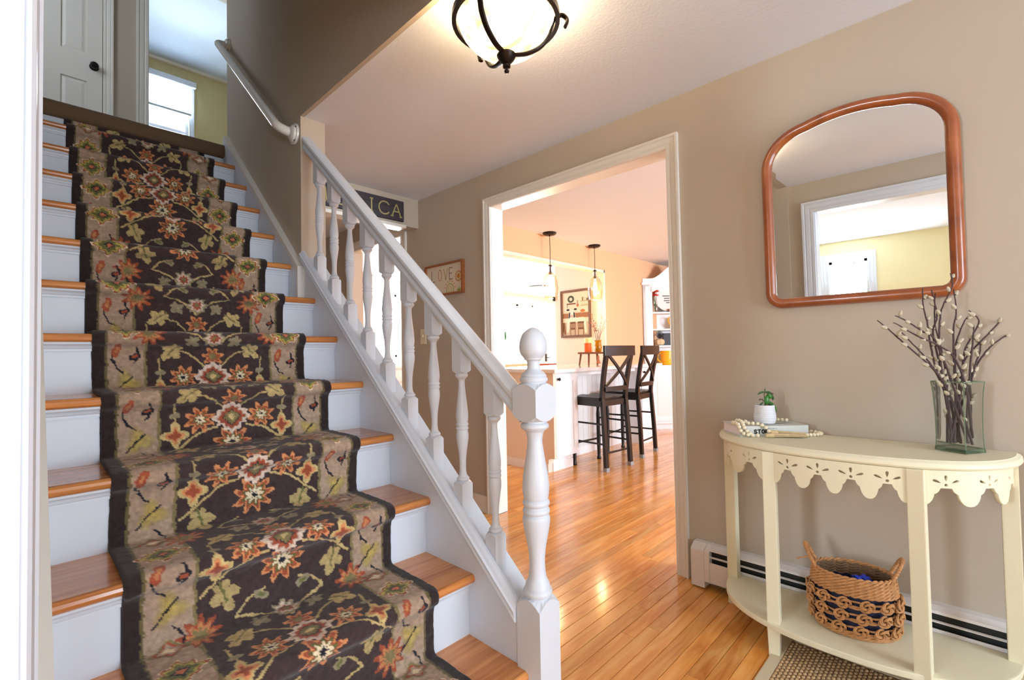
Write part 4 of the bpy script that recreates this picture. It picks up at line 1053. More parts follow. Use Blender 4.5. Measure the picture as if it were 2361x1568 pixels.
# ------------------------------------------------------------------ succulent pot
pc = (2.098, 0.607, TZ+BT)
pt = Thing('potted_succulent', 'small ribbed white pot with glossy green succulent standing on the book', 'plant', pc)
prof = [(0.0, 0.0), (0.028, 0.0), (0.033, 0.003)]
for k in range(8):
    z0 = 0.006+k*0.0085; r_ = [0.0385, 0.0410, 0.0412, 0.0408, 0.0398, 0.0388, 0.0378, 0.0368][k]
    prof += [(r_-0.0012, z0), (r_, z0+0.004), (r_-0.0012, z0+0.008)]
prof += [(0.0345, 0.0765), (0.032, 0.0755), (0.030, 0.066), (0.0, 0.064)]
mb = MB(); mb.lathe(prof, pc, 32); pt.part('pot', mb, mat('matte_white_ceramic', (222, 222, 226), 0.55), smooth=True)
mb = MB(); mb.lathe([(0.0305, 0.064), (0.02, 0.068), (0, 0.069)], pc, 16); pt.part('soil', mb, mat('potting_soil', (48, 36, 28), 0.95))
LEAF = mat('succulent_green', (58, 118, 44), 0.28, vary=0.3); LEAFD = mat('succulent_dark', (70, 96, 58), 0.4, vary=0.2); STEM = mat('succulent_stem', (92, 104, 50), 0.5)
side = Vector((0.72, -0.694, 0))
def lp(a, z, d_=0.0): return Vector(pc)+side*a+Vector((0.69, 0.72, 0))*d_+Vector((0, 0, z))
for i, (a, z, rx, rz, tilt, m_) in enumerate([(0.004, 0.096, 0.0105, 0.019, 0.1, LEAF), (0.017, 0.112, 0.009, 0.012, -0.4, LEAF)]):
    mb = MB(); mb.ball((0, 0, 0), rx, 0.006, rz, 12, 8)
    mb.xf(lambda v, a=a, z=z, tilt=tilt: lp(a + v.x*math.cos(tilt)+v.z*math.sin(tilt), z + v.z*math.cos(tilt)-v.x*math.sin(tilt), v.y-0.01)); pt.part('leaf', mb, m_, smooth=True)
for pts, r_, m_ in [([(-0.022, 0.068), (-0.016, 0.078), (-0.006, 0.086)], [0.003, 0.004, 0.002], LEAFD),
                    ([(0.012, 0.088), (0.028, 0.080), (0.042, 0.062), (0.046, 0.044)], [0.004, 0.007, 0.006, 0.002], LEAF),
                    ([(0.01, 0.086), (0.02, 0.080), (0.03, 0.072), (0.036, 0.066)], [0.003, 0.006, 0.005, 0.002], LEAFD),
                    ([(0.0, 0.128), (-0.010, 0.127), (-0.020, 0.123), (-0.026, 0.118)], [0.002, 0.0045, 0.004, 0.0015], LEAFD),
                    ([(0.0, 0.128), (0.012, 0.127), (0.022, 0.126), (0.028, 0.123)], [0.002, 0.005, 0.005, 0.002], LEAFD),
                    ([(0.032, 0.119), (0.034, 0.110), (0.036, 0.102), (0.034, 0.094)], [0.0015, 0.004, 0.005, 0.002], LEAFD),
                    ([(0.026, 0.122), (0.032, 0.121), (0.038, 0.119)], [0.002, 0.0035, 0.0015], mat('leaf_brown', (96, 62, 44), 0.5)),
                    ([(-0.008, 0.100), (-0.018, 0.098), (-0.022, 0.096)], [0.0015, 0.003, 0.002], mat('leaf_brown', (96, 62, 44))),
                    ([(0.002, 0.130), (0.004, 0.138), (0.006, 0.142)], [0.0015, 0.0025, 0.001], LEAFD)]:
    q = spline([(lp(a, z).x, lp(a, z).y, lp(a, z).z) for a, z in pts], 4); rs = np.interp(np.linspace(0, 1, len(q)), np.linspace(0, 1, len(r_)), r_)
    mb = MB(); mb.tube(q, list(rs), 8); pt.part('leaf', mb, m_, smooth=True)
for pts in ([(0.004, 0.066), (0.003, 0.10), (0.002, 0.130)], [(0.004, 0.10), (0.016, 0.118), (0.027, 0.124), (0.033, 0.119)], [(0.0, 0.09), (-0.009, 0.100)], [(0.004, 0.068), (0.012, 0.088)]):
    mb = MB(); mb.tube(spline([tuple(lp(a, z, 0.004)) for a, z in pts], 4), 0.0017, 6); pt.part('stem', mb, STEM, smooth=True)

# ------------------------------------------------------------------ bead garland
gd = Thing('bead_garland', 'cream wooden bead garland with straw tassels looped over the book', 'garland', tuple(bp3(0.1, -0.01, TZ)))
BEAD = mat('cream_wood_bead', (240, 226, 196), 0.45); STRAW = mat('jute_tassel', (212, 186, 142), 0.85, vary=0.25, vscale=80)
br = 0.0074; bt = TZ+BT+br+0.0004; tt = TZ+br+0.0003
strands = [[(0.105, -0.014, 0.772), (0.092, -0.010, 0.790), (0.075, 0.008, bt), (0.050, 0.026, bt), (0.025, 0.050, bt), (0.006, 0.066, bt), (-0.004, 0.040, bt), (-0.002, 0.012, bt), (-0.006, -0.0085, 0.786), (0.000, -0.010, 0.772), (0.014, -0.012, tt+0.004), (0.040, -0.018, tt), (0.072, -0.024, tt)],
           [(0.060, 0.075, bt), (0.035, 0.080, bt), (0.020, 0.066, bt+0.006), (0.022, 0.040, bt+0.008), (0.018, 0.014, bt), (0.012, -0.0090, 0.789), (0.022, -0.011, 0.774), (0.036, -0.013, tt+0.004)],
           [(0.150, 0.122, bt), (0.185, 0.118, bt), (0.215, 0.110, bt), (0.238, 0.092, bt)],
           [(0.272+br, 0.060, tt), (0.298, 0.048, tt), (0.318, 0.022, tt), (0.316, -0.006, tt), (0.296, -0.022, tt), (0.268, -0.030, tt), (0.238, -0.036, tt)]]
bead_me = None
for stp in strands:
    pth = [bp3(*p) for p in stp]; q = [Vector(p) for p in spline([tuple(p) for p in pth], 12)]
    dist = 0; last = q[0]; place_ = [q[0]]
    for p in q[1:]:
        if (p-place_[-1]).length >= br*2.02: place_.append(p)
    for p in place_:
        if bead_me is None:
            mb = MB(); mb.ball((0, 0, 0), br, br, br, 14, 9); o = mesh_obj('bead', mb, BEAD, gd.o, (0,0,0), True); bead_me = o.data
        else:
            o = bpy.data.objects.new('bead', bead_me); COL.objects.link(o); o.parent = gd.o
        o.location = p-Vector(gd.loc)
rt_ = random.Random(11)
for (s0, d0, z0), (s1, d1, z1), spread_ in (((0.108, -0.016, 0.768), (0.235, -0.026, 0.762), 0.010), ((0.084, -0.030, 0.759), (0.232, -0.052, 0.757), 0.012)):
    a, b = bp3(s0, d0, z0), bp3(s1, d1, z1); ax = (b-a).normalized(); sd = ax.cross(Vector((0, 0, 1)))
    mb = MB(); n_ = 9
    mb.tube([a+ax*(0.03*k/n_) for k in range(n_+1)], [0.006, 0.0088, 0.0075, 0.0088, 0.0075, 0.0088, 0.0075, 0.0088, 0.0078, 0.007], 12); tk = gd.part('tassel', mb, STRAW, smooth=True)
    for k in range(30):
        w0 = rt_.uniform(-1, 1); h0 = rt_.uniform(-0.6, 1); L_ = (b-a).length*rt_.uniform(0.86, 1.04)
        pts = []
        for j in range(6):
            t = j/5; p = a + ax*(0.024+(L_-0.024)*t) + sd*(w0*(0.005+spread_*t)+rt_.uniform(-0.0012, 0.0012)) + Vector((0, 0, h0*0.006*(1-0.5*t)))
            p.z = max(p.z, TZ+0.0015); pts.append(tuple(p))
        mb = MB(); mb.tube(pts, 0.0013, 4); gd.part('strand', mb, STRAW, tk)

# ------------------------------------------------------------------ glass vase with pussy willow
vcx, vcy = 2.120, 0.034
vs_ = Thing('glass_vase', 'square greenish glass vase at the right end of the table', 'vase', (vcx, vcy, TZ))
VG = thin_glass('green_vase_glass', (0.982, 0.994, 0.982), 0.02, 0.02)
VB = mat('green_glass_base', (150, 176, 142), 0.15, trans=0.75, ior=1.2, alpha=0.75)
ang = math.radians(-31)
def vq(h_, z):
    out = []
    for sx, sy in ((-1,-1),(1,-1),(1,1),(-1,1)):
        v = Vector((sx*h_, sy*h_, 0)); v.rotate(Matrix.Rotation(ang, 3, 'Z')); out.append((vcx+v.x, vcy+v.y, TZ+z))
    return out
prof = [(0.0440, 0.0), (0.0425, 0.012), (0.0415, 0.05), (0.0420, 0.12), (0.0445, 0.19), (0.0475, 0.226)]
for sidx in range(4):
    mb = MB(); vs = []
    for h_, z in prof:
        q = vq(h_, max(z, 0.010)); q2 = vq(h_-0.004, max(z, 0.010)); vs += [q[sidx], q[(sidx+1) % 4], q2[(sidx+1) % 4], q2[sidx]]
    fs = []
    for i in range(len(prof)-1):
        fs += [(i*4, i*4+1, i*4+5, i*4+4), (i*4+3, i*4+7, i*4+6, i*4+2)]
    mb.add(vs, fs); vs_.part('glass_side', mb, VG)
mb = MB(); q0, q1, q2, q3 = vq(0.0405, 0.0), vq(0.0440, 0.005), vq(0.0432, 0.014), vq(0.038, 0.011)
mb.add(q0+q1+q2+q3, [(3,2,1,0)]+[(i*4+k, i*4+(k+1) % 4, i*4+4+(k+1) % 4, i*4+4+k) for i in range(3) for k in range(4)]+[(12,13,14,15)]); vs_.part('thick_base', mb, VB)
EDGE = mat('green_glass_edge', (148, 176, 146), 0.12, trans=0.5, alpha=0.8)
for k in range(4):
    mb = MB(); mb.tube([vq(h_-0.001, z)[k] for h_, z in prof], 0.0016, 6); vs_.part('corner_edge', mb, EDGE, smooth=True)
mb = MB(); mb.tube(vq(0.0462, 0.226), 0.0019, 6, closed=True); vs_.part('rim', mb, EDGE, smooth=True)
TWIG = mat('dark_twig_bark', (74, 56, 56), 0.7, vary=0.25); CATK = mat('grey_catkin_fur', (190, 180, 156), 0.95, vary=0.2, vscale=120); BUD = mat('bud_scale', (86, 62, 46), 0.6)
RH = Vector((0.694, -0.720, 0)); FH = Vector((0.720, 0.694, 0))
K_ = 0.001404/3.483
def wp(x, y, dep): return Vector((vcx, vcy, TZ)) + RH*((x-651)*K_) + FH*dep + Vector((0, 0, (1508-y)*K_))
branches = [
 ([(700,1440),(590,1100),(500,900),(400,780),(210,600),(110,500),(45,440)], 'pussy willow branch arching farthest out to the left'),
 ([(760,1400),(690,1000),(600,750),(470,650),(310,575),(170,490),(120,465)], 'pussy willow branch reaching left just above the lowest one'),
 ([(720,1450),(600,1000),(475,610),(380,535),(260,445),(185,405)], 'pussy willow branch reaching left with the highest tip there'),
 ([(640,1440),(560,1050),(500,880),(395,740),(260,600),(200,545)], 'short pussy willow branch between the two lower left ones'),
 ([(540,1440),(545,1100),(510,900),(480,700),(470,480),(455,330),(470,180)], 'upright pussy willow branch standing leftmost of the tall ones'),
 ([(620,1440),(560,1150),(530,900),(520,600),(535,430),(560,330),(640,180),(630,70)], 'tallest pussy willow branch overlapping the mirror corner'),
 ([(660,1440),(610,1100),(560,900),(500,560),(540,420),(515,230),(505,200)], 'upright pussy willow branch crossing behind the tallest one'),
 ([(560,1440),(590,1100),(600,880),(570,640),(545,470),(570,220)], 'upright pussy willow branch second tallest in the vase'),
 ([(680,1450),(650,1100),(640,880),(640,520),(660,400),(640,200)], 'straight pussy willow branch standing right of the tallest one'),
 ([(600,1440),(640,1100),(660,850),(690,640),(770,480),(825,420)], 'pussy willow branch leaning slightly right of centre'),
 ([(560,1420),(660,1100),(700,880),(750,680),(870,490),(875,430),(820,370)], 'pussy willow branch with hooked tip right of centre'),
 ([(620,1430),(690,1050),(720,880),(770,750),(980,540),(1075,440),(1165,355)], 'pussy willow branch rising highest on the far right'),
 ([(640,1430),(740,1080),(800,900),(900,740),(980,650),(1080,580),(1175,490)], 'lower pussy willow branch reaching to the far right'),
 ([(820,1390),(750,1180),(735,880),(765,640),(780,530),(770,490)], 'pussy willow branch right of centre with a straight blunt tip'),
 ([(680,1440),(720,1080),(790,840),(850,700),(858,640)], 'short pussy willow branch among the right hand ones')]
rb_ = random.Random(21)
catk_me = None
for i, (pl, lab) in enumerate(branches):
    d0 = rb_.uniform(-0.015, 0.02); d1 = rb_.uniform(-0.035, 0.03)
    n_ = len(pl); pts = []
    for j, (x, y) in enumerate(pl):
        t = j/(n_-1); pts.append(wp(x, y, d0*(1-t)+d1*t))
    base = pts[0]
    # keep the lower ends inside the vase
    for j in range(n_):
        if pts[j].z < TZ+0.23:
            r_ = Vector((pts[j].x-vcx, pts[j].y-vcy, 0))
            if r_.length > 0.034: r_ *= 0.034/r_.length; pts[j].x, pts[j].y = vcx+r_.x, vcy+r_.y
        pts[j].z = max(pts[j].z, TZ+0.016)
    q = [Vector(p) for p in spline([tuple(p) for p in pts], 6)]
    tb_ = Thing('willow_branch', lab, 'branch', tuple(q[0]), 'pussy willow branches in the glass vase')
    mb = MB(); m2 = len(q); mb.tube([p+Vector((rb_.uniform(-1,1), rb_.uniform(-1,1), 0))*0.0008 for p in q], [0.0037-0.0022*k/m2 for k in range(m2)], 6); tb_.part('twig', mb, TWIG, smooth=True)
    L_ = 0; acc = 0; nxt = rb_.uniform(0.05, 0.1); sgn = 1
    for a, b in zip(q[:-1], q[1:]):
        acc += (b-a).length
        if acc > nxt and acc > 0.07:
            nxt = acc + rb_.uniform(0.028, 0.046); sgn = -sgn
            if a.z < TZ+0.2 and rb_.random() < 0.7: continue
            dr = (b-a).normalized(); sdv = (RH*sgn + FH*rb_.uniform(-0.8, 0.5)).normalized()
            cd_ = (dr*0.8+sdv*0.75).normalized()
            s_ = rb_.uniform(0.8, 1.15)
            if catk_me is None:
                mb = MB(); mb.lathe([(0, 0), (0.003, 0.0015), (0.0058, 0.006), (0.0062, 0.010), (0.0050, 0.016), (0.0026, 0.0205), (0, 0.023)], (0,0,0), 8); oc = mesh_obj('catkin', mb, CATK, None, (0,0,0), True); catk_me = oc.data; COL.objects.unlink(oc); bpy.data.objects.remove(oc)
                mb = MB(); mb.lathe([(0, -0.001), (0.0034, 0.001), (0.0036, 0.004), (0.001, 0.0045)], (0,0,0), 6); ob_ = mesh_obj('bud_scale', mb, BUD, None, (0,0,0), True); bud_me = ob_.data; bpy.data.objects.remove(ob_)
            o = bpy.data.objects.new('catkin', catk_me); COL.objects.link(o); o.parent = tb_.o; o.location = a+cd_*0.003-Vector(tb_.loc); o.rotation_euler = cd_.to_track_quat('Z', 'X').to_euler(); o.scale = (s_, s_, s_)
            o2 = bpy.data.objects.new('bud_scale', bud_me); COL.objects.link(o2); o2.parent = o

# ------------------------------------------------------------------ woven basket on the shelf
bcx, bcy, bz = 2.030, 0.322, SZ
bs = Thing('woven_basket', 'oval woven seagrass basket with loop handles on the table shelf', 'basket', (bcx, bcy, bz))
GRASS = mat('seagrass', (190, 136, 86), 0.7, vary=0.42, vscale=45, bump=0.5, bscale=300); GRASSD = mat('seagrass_inside', (128, 98, 70), 0.85, vary=0.3)
ba_, bb_ = 0.116, 0.086; bang = math.radians(-80)
def ell(t, k, z, dr=0.0):
    a, b = (ba_*k+dr)*math.cos(t), (bb_*k+dr)*math.sin(t); c, s_ = math.cos(bang), math.sin(bang)
    return Vector((bcx+a*c-b*s_, bcy+a*s_+b*c, bz+z))
def kz(z): return 0.97 + 0.10*math.sin(PI*min(z/0.2, 1)*0.9)
def twisted(mb, zc, k, r_, lobes, strands_, n=120, tr=0.004):
    for s_ in range(strands_):
        pts = [ell(2*PI*i/n, k, zc+r_*math.sin(lobes*2*PI*i/n+2*PI*s_/strands_), r_*0.7*math.cos(lobes*2*PI*i/n+2*PI*s_/strands_)) for i in range(n)]
        mb.tube(pts, tr, 6, closed=True)
mb = MB(); twisted(mb, 0.008, 0.98, 0.004, 11, 3, tr=0.0042); bs.part('base_coil', mb, GRASS, smooth=True)
for z in (0.146, 0.156, 0.166, 0.176, 0.186, 0.195):
    mb = MB(); twisted(mb, z, kz(z)-(0.03 if z > 0.19 else 0), 0.0038, 17, 2, 150, 0.0042); bs.part('rim_braid', mb, GRASS, smooth=True)
def knot(t, z):
    """a wrapped knot: four looping strands"""
    mb = MB(); p0 = ell(t, kz(z), z, 0.004); tan = (ell(t+0.02, kz(z), z)-ell(t-0.02, kz(z), z)).normalized(); up = Vector((0, 0, 1)); out = tan.cross(up)
    if out.dot(p0-Vector((bcx, bcy, p0.z))) < 0: out = -out
    for j, (sc_, tw_) in enumerate(((0.0064, 0.0), (0.0064, 0.55))):
        pts = []
        for i in range(54):
            a = 2*PI*i/54; q_ = 2+math.cos(3*a); x_, y_ = q_*math.cos(2*a+tw_), q_*math.sin(2*a+tw_)
            pts.append(p0 + tan*(sc_*(x_*1.05+y_*0.25)) + up*(sc_*0.92*y_) + out*(0.005+0.0052*math.sin(3*a)+0.001*j))
        mb.tube(pts, 0.0030, 6, closed=True)
    bs.part('knot', mb, GRASS, smooth=True)
nk = 13
for rowi, z in enumerate((0.033, 0.077, 0.120)):
    mb = MB(); twisted(mb, z-0.013, kz(z), 0.003, 9, 2, tr=0.0036); twisted(mb, z+0.004, kz(z)-0.01, 0.002, 7, 1, tr=0.0034); bs.part('strand_row', mb, GRASS, smooth=True)
    for k in range(nk): knot(2*PI*(k+0.15*rowi)/nk, z)
mb = MB()
for i, (z, k) in enumerate(((0.004, 0.90), (0.14, 0.97))): pass
nn = 40; vs = [ell(2*PI*i/nn, kz(z)-0.09, z) for z in (0.004, 0.05, 0.10, 0.15) for i in range(nn)]
mb.add(vs, [(j*nn+i, j*nn+(i+1) % nn, (j+1)*nn+(i+1) % nn, (j+1)*nn+i) for j in range(3) for i in range(nn)] + [tuple(range(nn))]); bs.part('dark_liner', mb, mat('navy_liner', (30, 34, 58), 0.7), smooth=True)
mb = MB()
for j, z in enumerate((0.150, 0.160, 0.170, 0.180, 0.190)): twisted(mb, z, kz(z)-0.06, 0.003, 19, 1, 120, 0.0045)
bs.part('inner_braid', mb, GRASSD, smooth=True)
for t0, lean in ((PI, 0.035), (0.0, 0.035)):
    pa_, pb_ = ell(t0-0.42, kz(0.19)-0.03, 0.190), ell(t0+0.42, kz(0.19)-0.03, 0.190)
    outv = (ell(t0, 1, 0)-Vector((bcx, bcy, bz))).normalized(); mid = (pa_+pb_)/2
    core = []
    for i in range(25):
        a = PI*i/24; core.append(mid + (pa_-mid)*math.cos(a) + (Vector((0, 0, 1))*0.072+outv*lean)*math.sin(a)**0.8)
    mb = MB(); mb.tube(core, 0.0052, 8)
    pts = []
    for i in range(150):
        f_ = i/149*24; j = min(int(f_), 23); p = core[j].lerp(core[j+1], f_-j); tn = (core[j+1]-core[j]).normalized(); e1 = tn.cross(outv).normalized(); e2 = tn.cross(e1)
        a = i*0.95; pts.append(p+(e1*math.cos(a)+e2*math.sin(a))*0.0050)
    mb.tube(pts, 0.0024, 5); bs.part('loop_handle', mb, GRASS, smooth=True)
h0 = ell(PI, 1.0, 0.205); mb = MB(); mb.tube(spline([tuple(h0), tuple(h0+Vector((-0.012, 0.018, 0.010))), tuple(h0+Vector((-0.020, 0.048, -0.002)))], 5), 0.0026, 6); bs.part('loose_end', mb, GRASS, smooth=True)
# crumpled blue bag inside
rn_ = random.Random(4)
mb = MB(); mb.ball((0, 0, 0), 0.048, 0.040, 0.040, 22, 14)
mb.v = [tuple(Vector(v)*(1+0.22*math.sin(v[0]*160+v[2]*90)*math.sin(v[1]*150+v[0]*60)+rn_.uniform(-0.09, 0.09))) for v in mb.v]
mb.xf(lambda v: Vector((bcx-0.005+v.x, bcy-0.028+v.y, bz+0.142+v.z)))
one('plastic_bag', mb, mat('blue_plastic', (24, 62, 196), 0.25, spec=0.7), 'crumpled bright blue plastic bag inside the woven basket', 'bag')
mb = MB(); mb.ball((0, 0, 0), 0.035, 0.030, 0.024, 16, 10); mb.v = [tuple(Vector(v)*(1+rn_.uniform(-0.16, 0.16))) for v in mb.v]
mb.xf(lambda v: Vector((bcx-0.03+v.x, bcy+0.055+v.y, bz+0.135+v.z)))
one('folded_bag', mb, mat('slate_blue_plastic', (52, 72, 116), 0.35), 'slate blue bag tucked into the left side of the basket', 'bag')

# ================================================================== KITCHEN AND DINING ROOM
# ------------------------------------------------------------------ peninsula
CT = 0.940
pn = Thing('peninsula_cabinet', 'white peninsula with one narrow cabinet door and peach painted end', 'cabinet', (4.2, 3.0, 0))
mb = MB(); mb.box(3.345, 3.42, 2.79, 3.42, 0, 0.905); mb.box(3.345, 3.40, 2.72, 2.79, 0.13, 0.905); pn.part('end_wall', mb, mat('peach_end_paint', (240, 220, 202), 0.75))
mb = MB(); mb.box(3.338, 3.345, 2.79, 3.42, 0, 0.075); pn.part('baseboard', mb, CABW)
mb = MB(); mb.box(3.40, 3.71, 2.74, 3.42, 0.13, 0.905); body = pn.part('cabinet_body', mb, CABW)
mb = MB(); mb.box(3.42, 3.69, 2.79, 3.40, 0, 0.13); mb.box(3.40, 3.70, 2.780, 2.79, 0, 0.075); pn.part('toe_kick', mb, CABW)
dmb = MB(); x0, x1, z0, z1, yf = 3.378, 3.705, 0.135, 0.890, 2.718
for a in ((x0, x0+0.06, z0, z1), (x1-0.06, x1, z0, z1), (x0+0.06, x1-0.06, z0, z0+0.065), (x0+0.06, x1-0.06, z1-0.065, z1)): dmb.box(a[0], a[1], yf, yf+0.02, a[2], a[3])
dr_ = pn.part('door', dmb, CABW)
mb = MB(); b = 0.03; p = (x0+0.06, x1-0.06, z0+0.065, z1-0.065)
mb.add([(p[0], yf+0.010, p[2]), (p[1], yf+0.010, p[2]), (p[1], yf+0.010, p[3]), (p[0], yf+0.010, p[3]), (p[0]+b, yf+0.002, p[2]+b), (p[1]-b, yf+0.002, p[2]+b), (p[1]-b, yf+0.002, p[3]-b), (p[0]+b, yf+0.002, p[3]-b)], [(4,5,6,7),(0,1,5,4),(1,2,6,5),(2,3,7,6),(3,0,4,7)])
pn.part('raised_panel', mb, CABW, dr_)
def knob_y(t, x, y, z, parent):
    mb = MB(); mb.lathe([(0.0, 0.030), (0.012, 0.028), (0.016, 0.020), (0.010, 0.012), (0.006, 0.006), (0.006, 0.0)], (0,0,0), 12); mb.xf(lambda v: Vector((x+v.x, y-v.z, z+v.y))); t.part('knob', mb, mat('dark_knob', (40, 40, 54), 0.3, metal=0.4), parent, True)
knob_y(pn, 3.41, yf, 0.845, dr_)
mb = MB(); mb.box(3.71, 5.05, 3.03, 3.06, 0, 0.905); mb.box(3.71, 5.05, 3.018, 3.03, 0, 0.08); kn = pn.part('knee_wall', mb, CABW)
for k in range(14):
    mb = MB(); x = 3.76+k*0.092; mb.box(x, x+0.0885, 3.024, 3.031, 0.08, 0.83); pn.part('beadboard', mb, mat('beadboard_white', (228, 226, 226), 0.5), kn)
mb = MB(); mb.box(3.71, 5.05, 2.86, 3.03, 0.855, 0.905); pn.part('apron_rail', mb, CABW)
mb = MB(); mb.box(5.05, 5.32, 2.80, 3.24, 0.0, 0.905); b2 = pn.part('cabinet_body', mb, CABW)
mb = MB(); mb.box(5.065, 5.305, 2.782, 2.80, 0.12, 0.89); d3 = pn.part('door', mb, CABW, b2, bevel=0.004); knob_y(pn, 5.10, 2.782, 0.84, d3)
mb = MB(); mb.box(3.30, 5.36, 2.665, 3.24, 0.905, CT); mb.box(3.30, 5.02, 3.24, 3.62, 0.905, CT)
MARB = mat('white_marble', (236, 232, 230), 0.12, coat=0.6, vary=0.06)
one('countertop', mb, MARB, 'white marble countertop along the peninsula behind the stools', 'countertop', bevel=0.006)

# ------------------------------------------------------------------ bar stools
def make_stool(loc, rz, label, first=None):
    root = bpy.data.objects.new('bar_stool', None); COL.objects.link(root); root.location = loc; root.rotation_euler = (0, 0, rz)
    root['label'] = label; root['category'] = 'stool'; root['group'] = 'black bar stools at the peninsula'
    if first:
        def cp(src, par):
            c = src.copy(); COL.objects.link(c); c.parent = par
            for ch in src.children: cp(ch, c)
        for ch in first.children: cp(ch, root)
        return root
    def P(name, mb, material=BLACK, parent=None, smooth=False, bevel=0.0): return mesh_obj(name, mb, material, parent or root, (0,0,0), smooth, bevel)
    GL = mat('grey_felt_pad', (150, 150, 150), 0.9)
    hw = 0.185
    def post(s):
        pts = spline([(s*hw, -0.195, 0.0), (s*hw*0.985, -0.185, 0.25), (s*hw*0.96, -0.165, 0.58), (s*hw*0.96, -0.160, 0.68), (s*hw*0.99, -0.185, 0.86), (s*hw*1.03, -0.235, 1.10)], 5)
        mb = MB(); fr = []
        for i, p in enumerate(pts):
            fr.append(((1, 0, 0), (0, 1, 0)))
        wv_ = 0.021
        mb.sweep(pts, [(-wv_, -0.017), (wv_, -0.017), (wv_, 0.017), (-wv_, 0.017)], fr); P('back_post', mb, bevel=0.004)
        mb = MB(); mb.box(s*hw-0.023, s*hw+0.023, -0.215, -0.175, 0.0, 0.035); P('foot_pad', mb, GL)
    for s in (-1, 1): post(s)
    for s in (-1, 1):
        mb = MB(); mb.lathe([(0.019, 0), (0.022, 0.004), (0.022, 0.018), (0.015, 0.034), (0.017, 0.06), (0.020, 0.2), (0.021, 0.46), (0.016, 0.50), (0.016, 0.52), (0.023, 0.535), (0.024, 0.62)], (s*0.185, 0.185, 0), 12); P('front_leg', mb, smooth=True)
    mb = MB(); mb.box(-0.205, 0.205, -0.165, 0.215, 0.585, 0.64); P('apron', mb, bevel=0.004)
    mb = MB(); n = 12; vs = []
    for j in range(n+1):
        for i in range(n+1):
            x = -0.215+0.43*i/n; y = -0.15+0.385*j/n
            dip = 0.012*math.exp(-((abs(x)-0.09)/0.06)**2)*(0.6+0.4*math.cos((y-0.03)*6))
            vs.append((x, y, 0.668-dip))
    m = len(vs); vs += [(v[0]*0.98, v[1]*0.98, 0.640) for v in vs]
    fs = [(j*(n+1)+i, j*(n+1)+i+1, (j+1)*(n+1)+i+1, (j+1)*(n+1)+i) for j in range(n) for i in range(n)]
    fs += [tuple(m+k for k in reversed(f)) for f in fs]
    bd = [i for i in range(n+1)]+[j*(n+1)+n for j in range(1, n+1)]+[n*(n+1)+i for i in range(n-1, -1, -1)]+[j*(n+1) for j in range(n-1, 0, -1)]
    fs += [(bd[k], m+bd[k], m+bd[(k+1) % len(bd)], bd[(k+1) % len(bd)]) for k in range(len(bd))]
    mb.add(vs, fs); P('seat', mb, smooth=True)
    # crest rail, curved
    mb = MB(); pr = []; fr = []
    for k in range(11):
        x = -0.232+0.464*k/10; pr.append((x, -0.235-0.022*math.cos(x*6.0)+0.004, 1.09)); fr.append(((0, 1, 0), (0, 0, 1)))
    mb.sweep(pr, [(-0.012, -0.040), (0.012, -0.040), (0.012, 0.055), (-0.012, 0.055)], fr); P('crest_rail', mb, bevel=0.004)
    mb = MB(); pr = []; fr = []
    for k in range(9):
        x = -0.17+0.34*k/8; pr.append((x, -0.182-0.018*math.cos(x*8), 0.745)); fr.append(((0, 1, 0), (0, 0, 1)))
    mb.sweep(pr, [(-0.010, -0.022), (0.010, -0.022), (0.010, 0.022), (-0.010, 0.022)], fr); P('lower_rail', mb, bevel=0.003)
    for s in (-1, 1):
        mb = MB(); pr = []; fr = []
        for k in range(9):
            t = k/8; x = s*(-0.172+0.344*t); z = 0.760+0.30*t; pr.append((x, -0.188-0.046*t-0.02*math.sin(PI*t)+0.004*s, z)); fr.append(((0, 1, 0), (0.87*s, 0, -0.66) if s > 0 else (0.87, 0, 0.66)))
        mb.sweep(pr, [(-0.007, -0.013), (0.007, -0.013), (0.007, 0.013), (-0.007, 0.013)], fr); P('cross_slat', mb)
    for s in (-1, 1):
        for z in (0.24, 0.42):
            mb = MB(); mb.tube([(s*0.182, -0.18, z), (s*0.185, 0.185, z)], 0.009, 8); P('side_stretcher', mb, smooth=True)
    mb = MB(); mb.tube([(-0.182, -0.185, 0.16), (0.182, -0.185, 0.16)], 0.009, 8); P('rear_stretcher', mb, smooth=True)
    mb = MB(); mb.tube([(-0.185, 0.185, 0.21), (0.185, 0.185, 0.21)], 0.010, 8); P('front_stretcher', mb, smooth=True)
    return root
s1 = make_stool((3.905, 2.588, 0), math.radians(-5), 'black cross back bar stool nearest the newel post')
s2 = make_stool((4.585, 2.660, 0), math.radians(6), 'black cross back bar stool beside the corner hutch', s1)

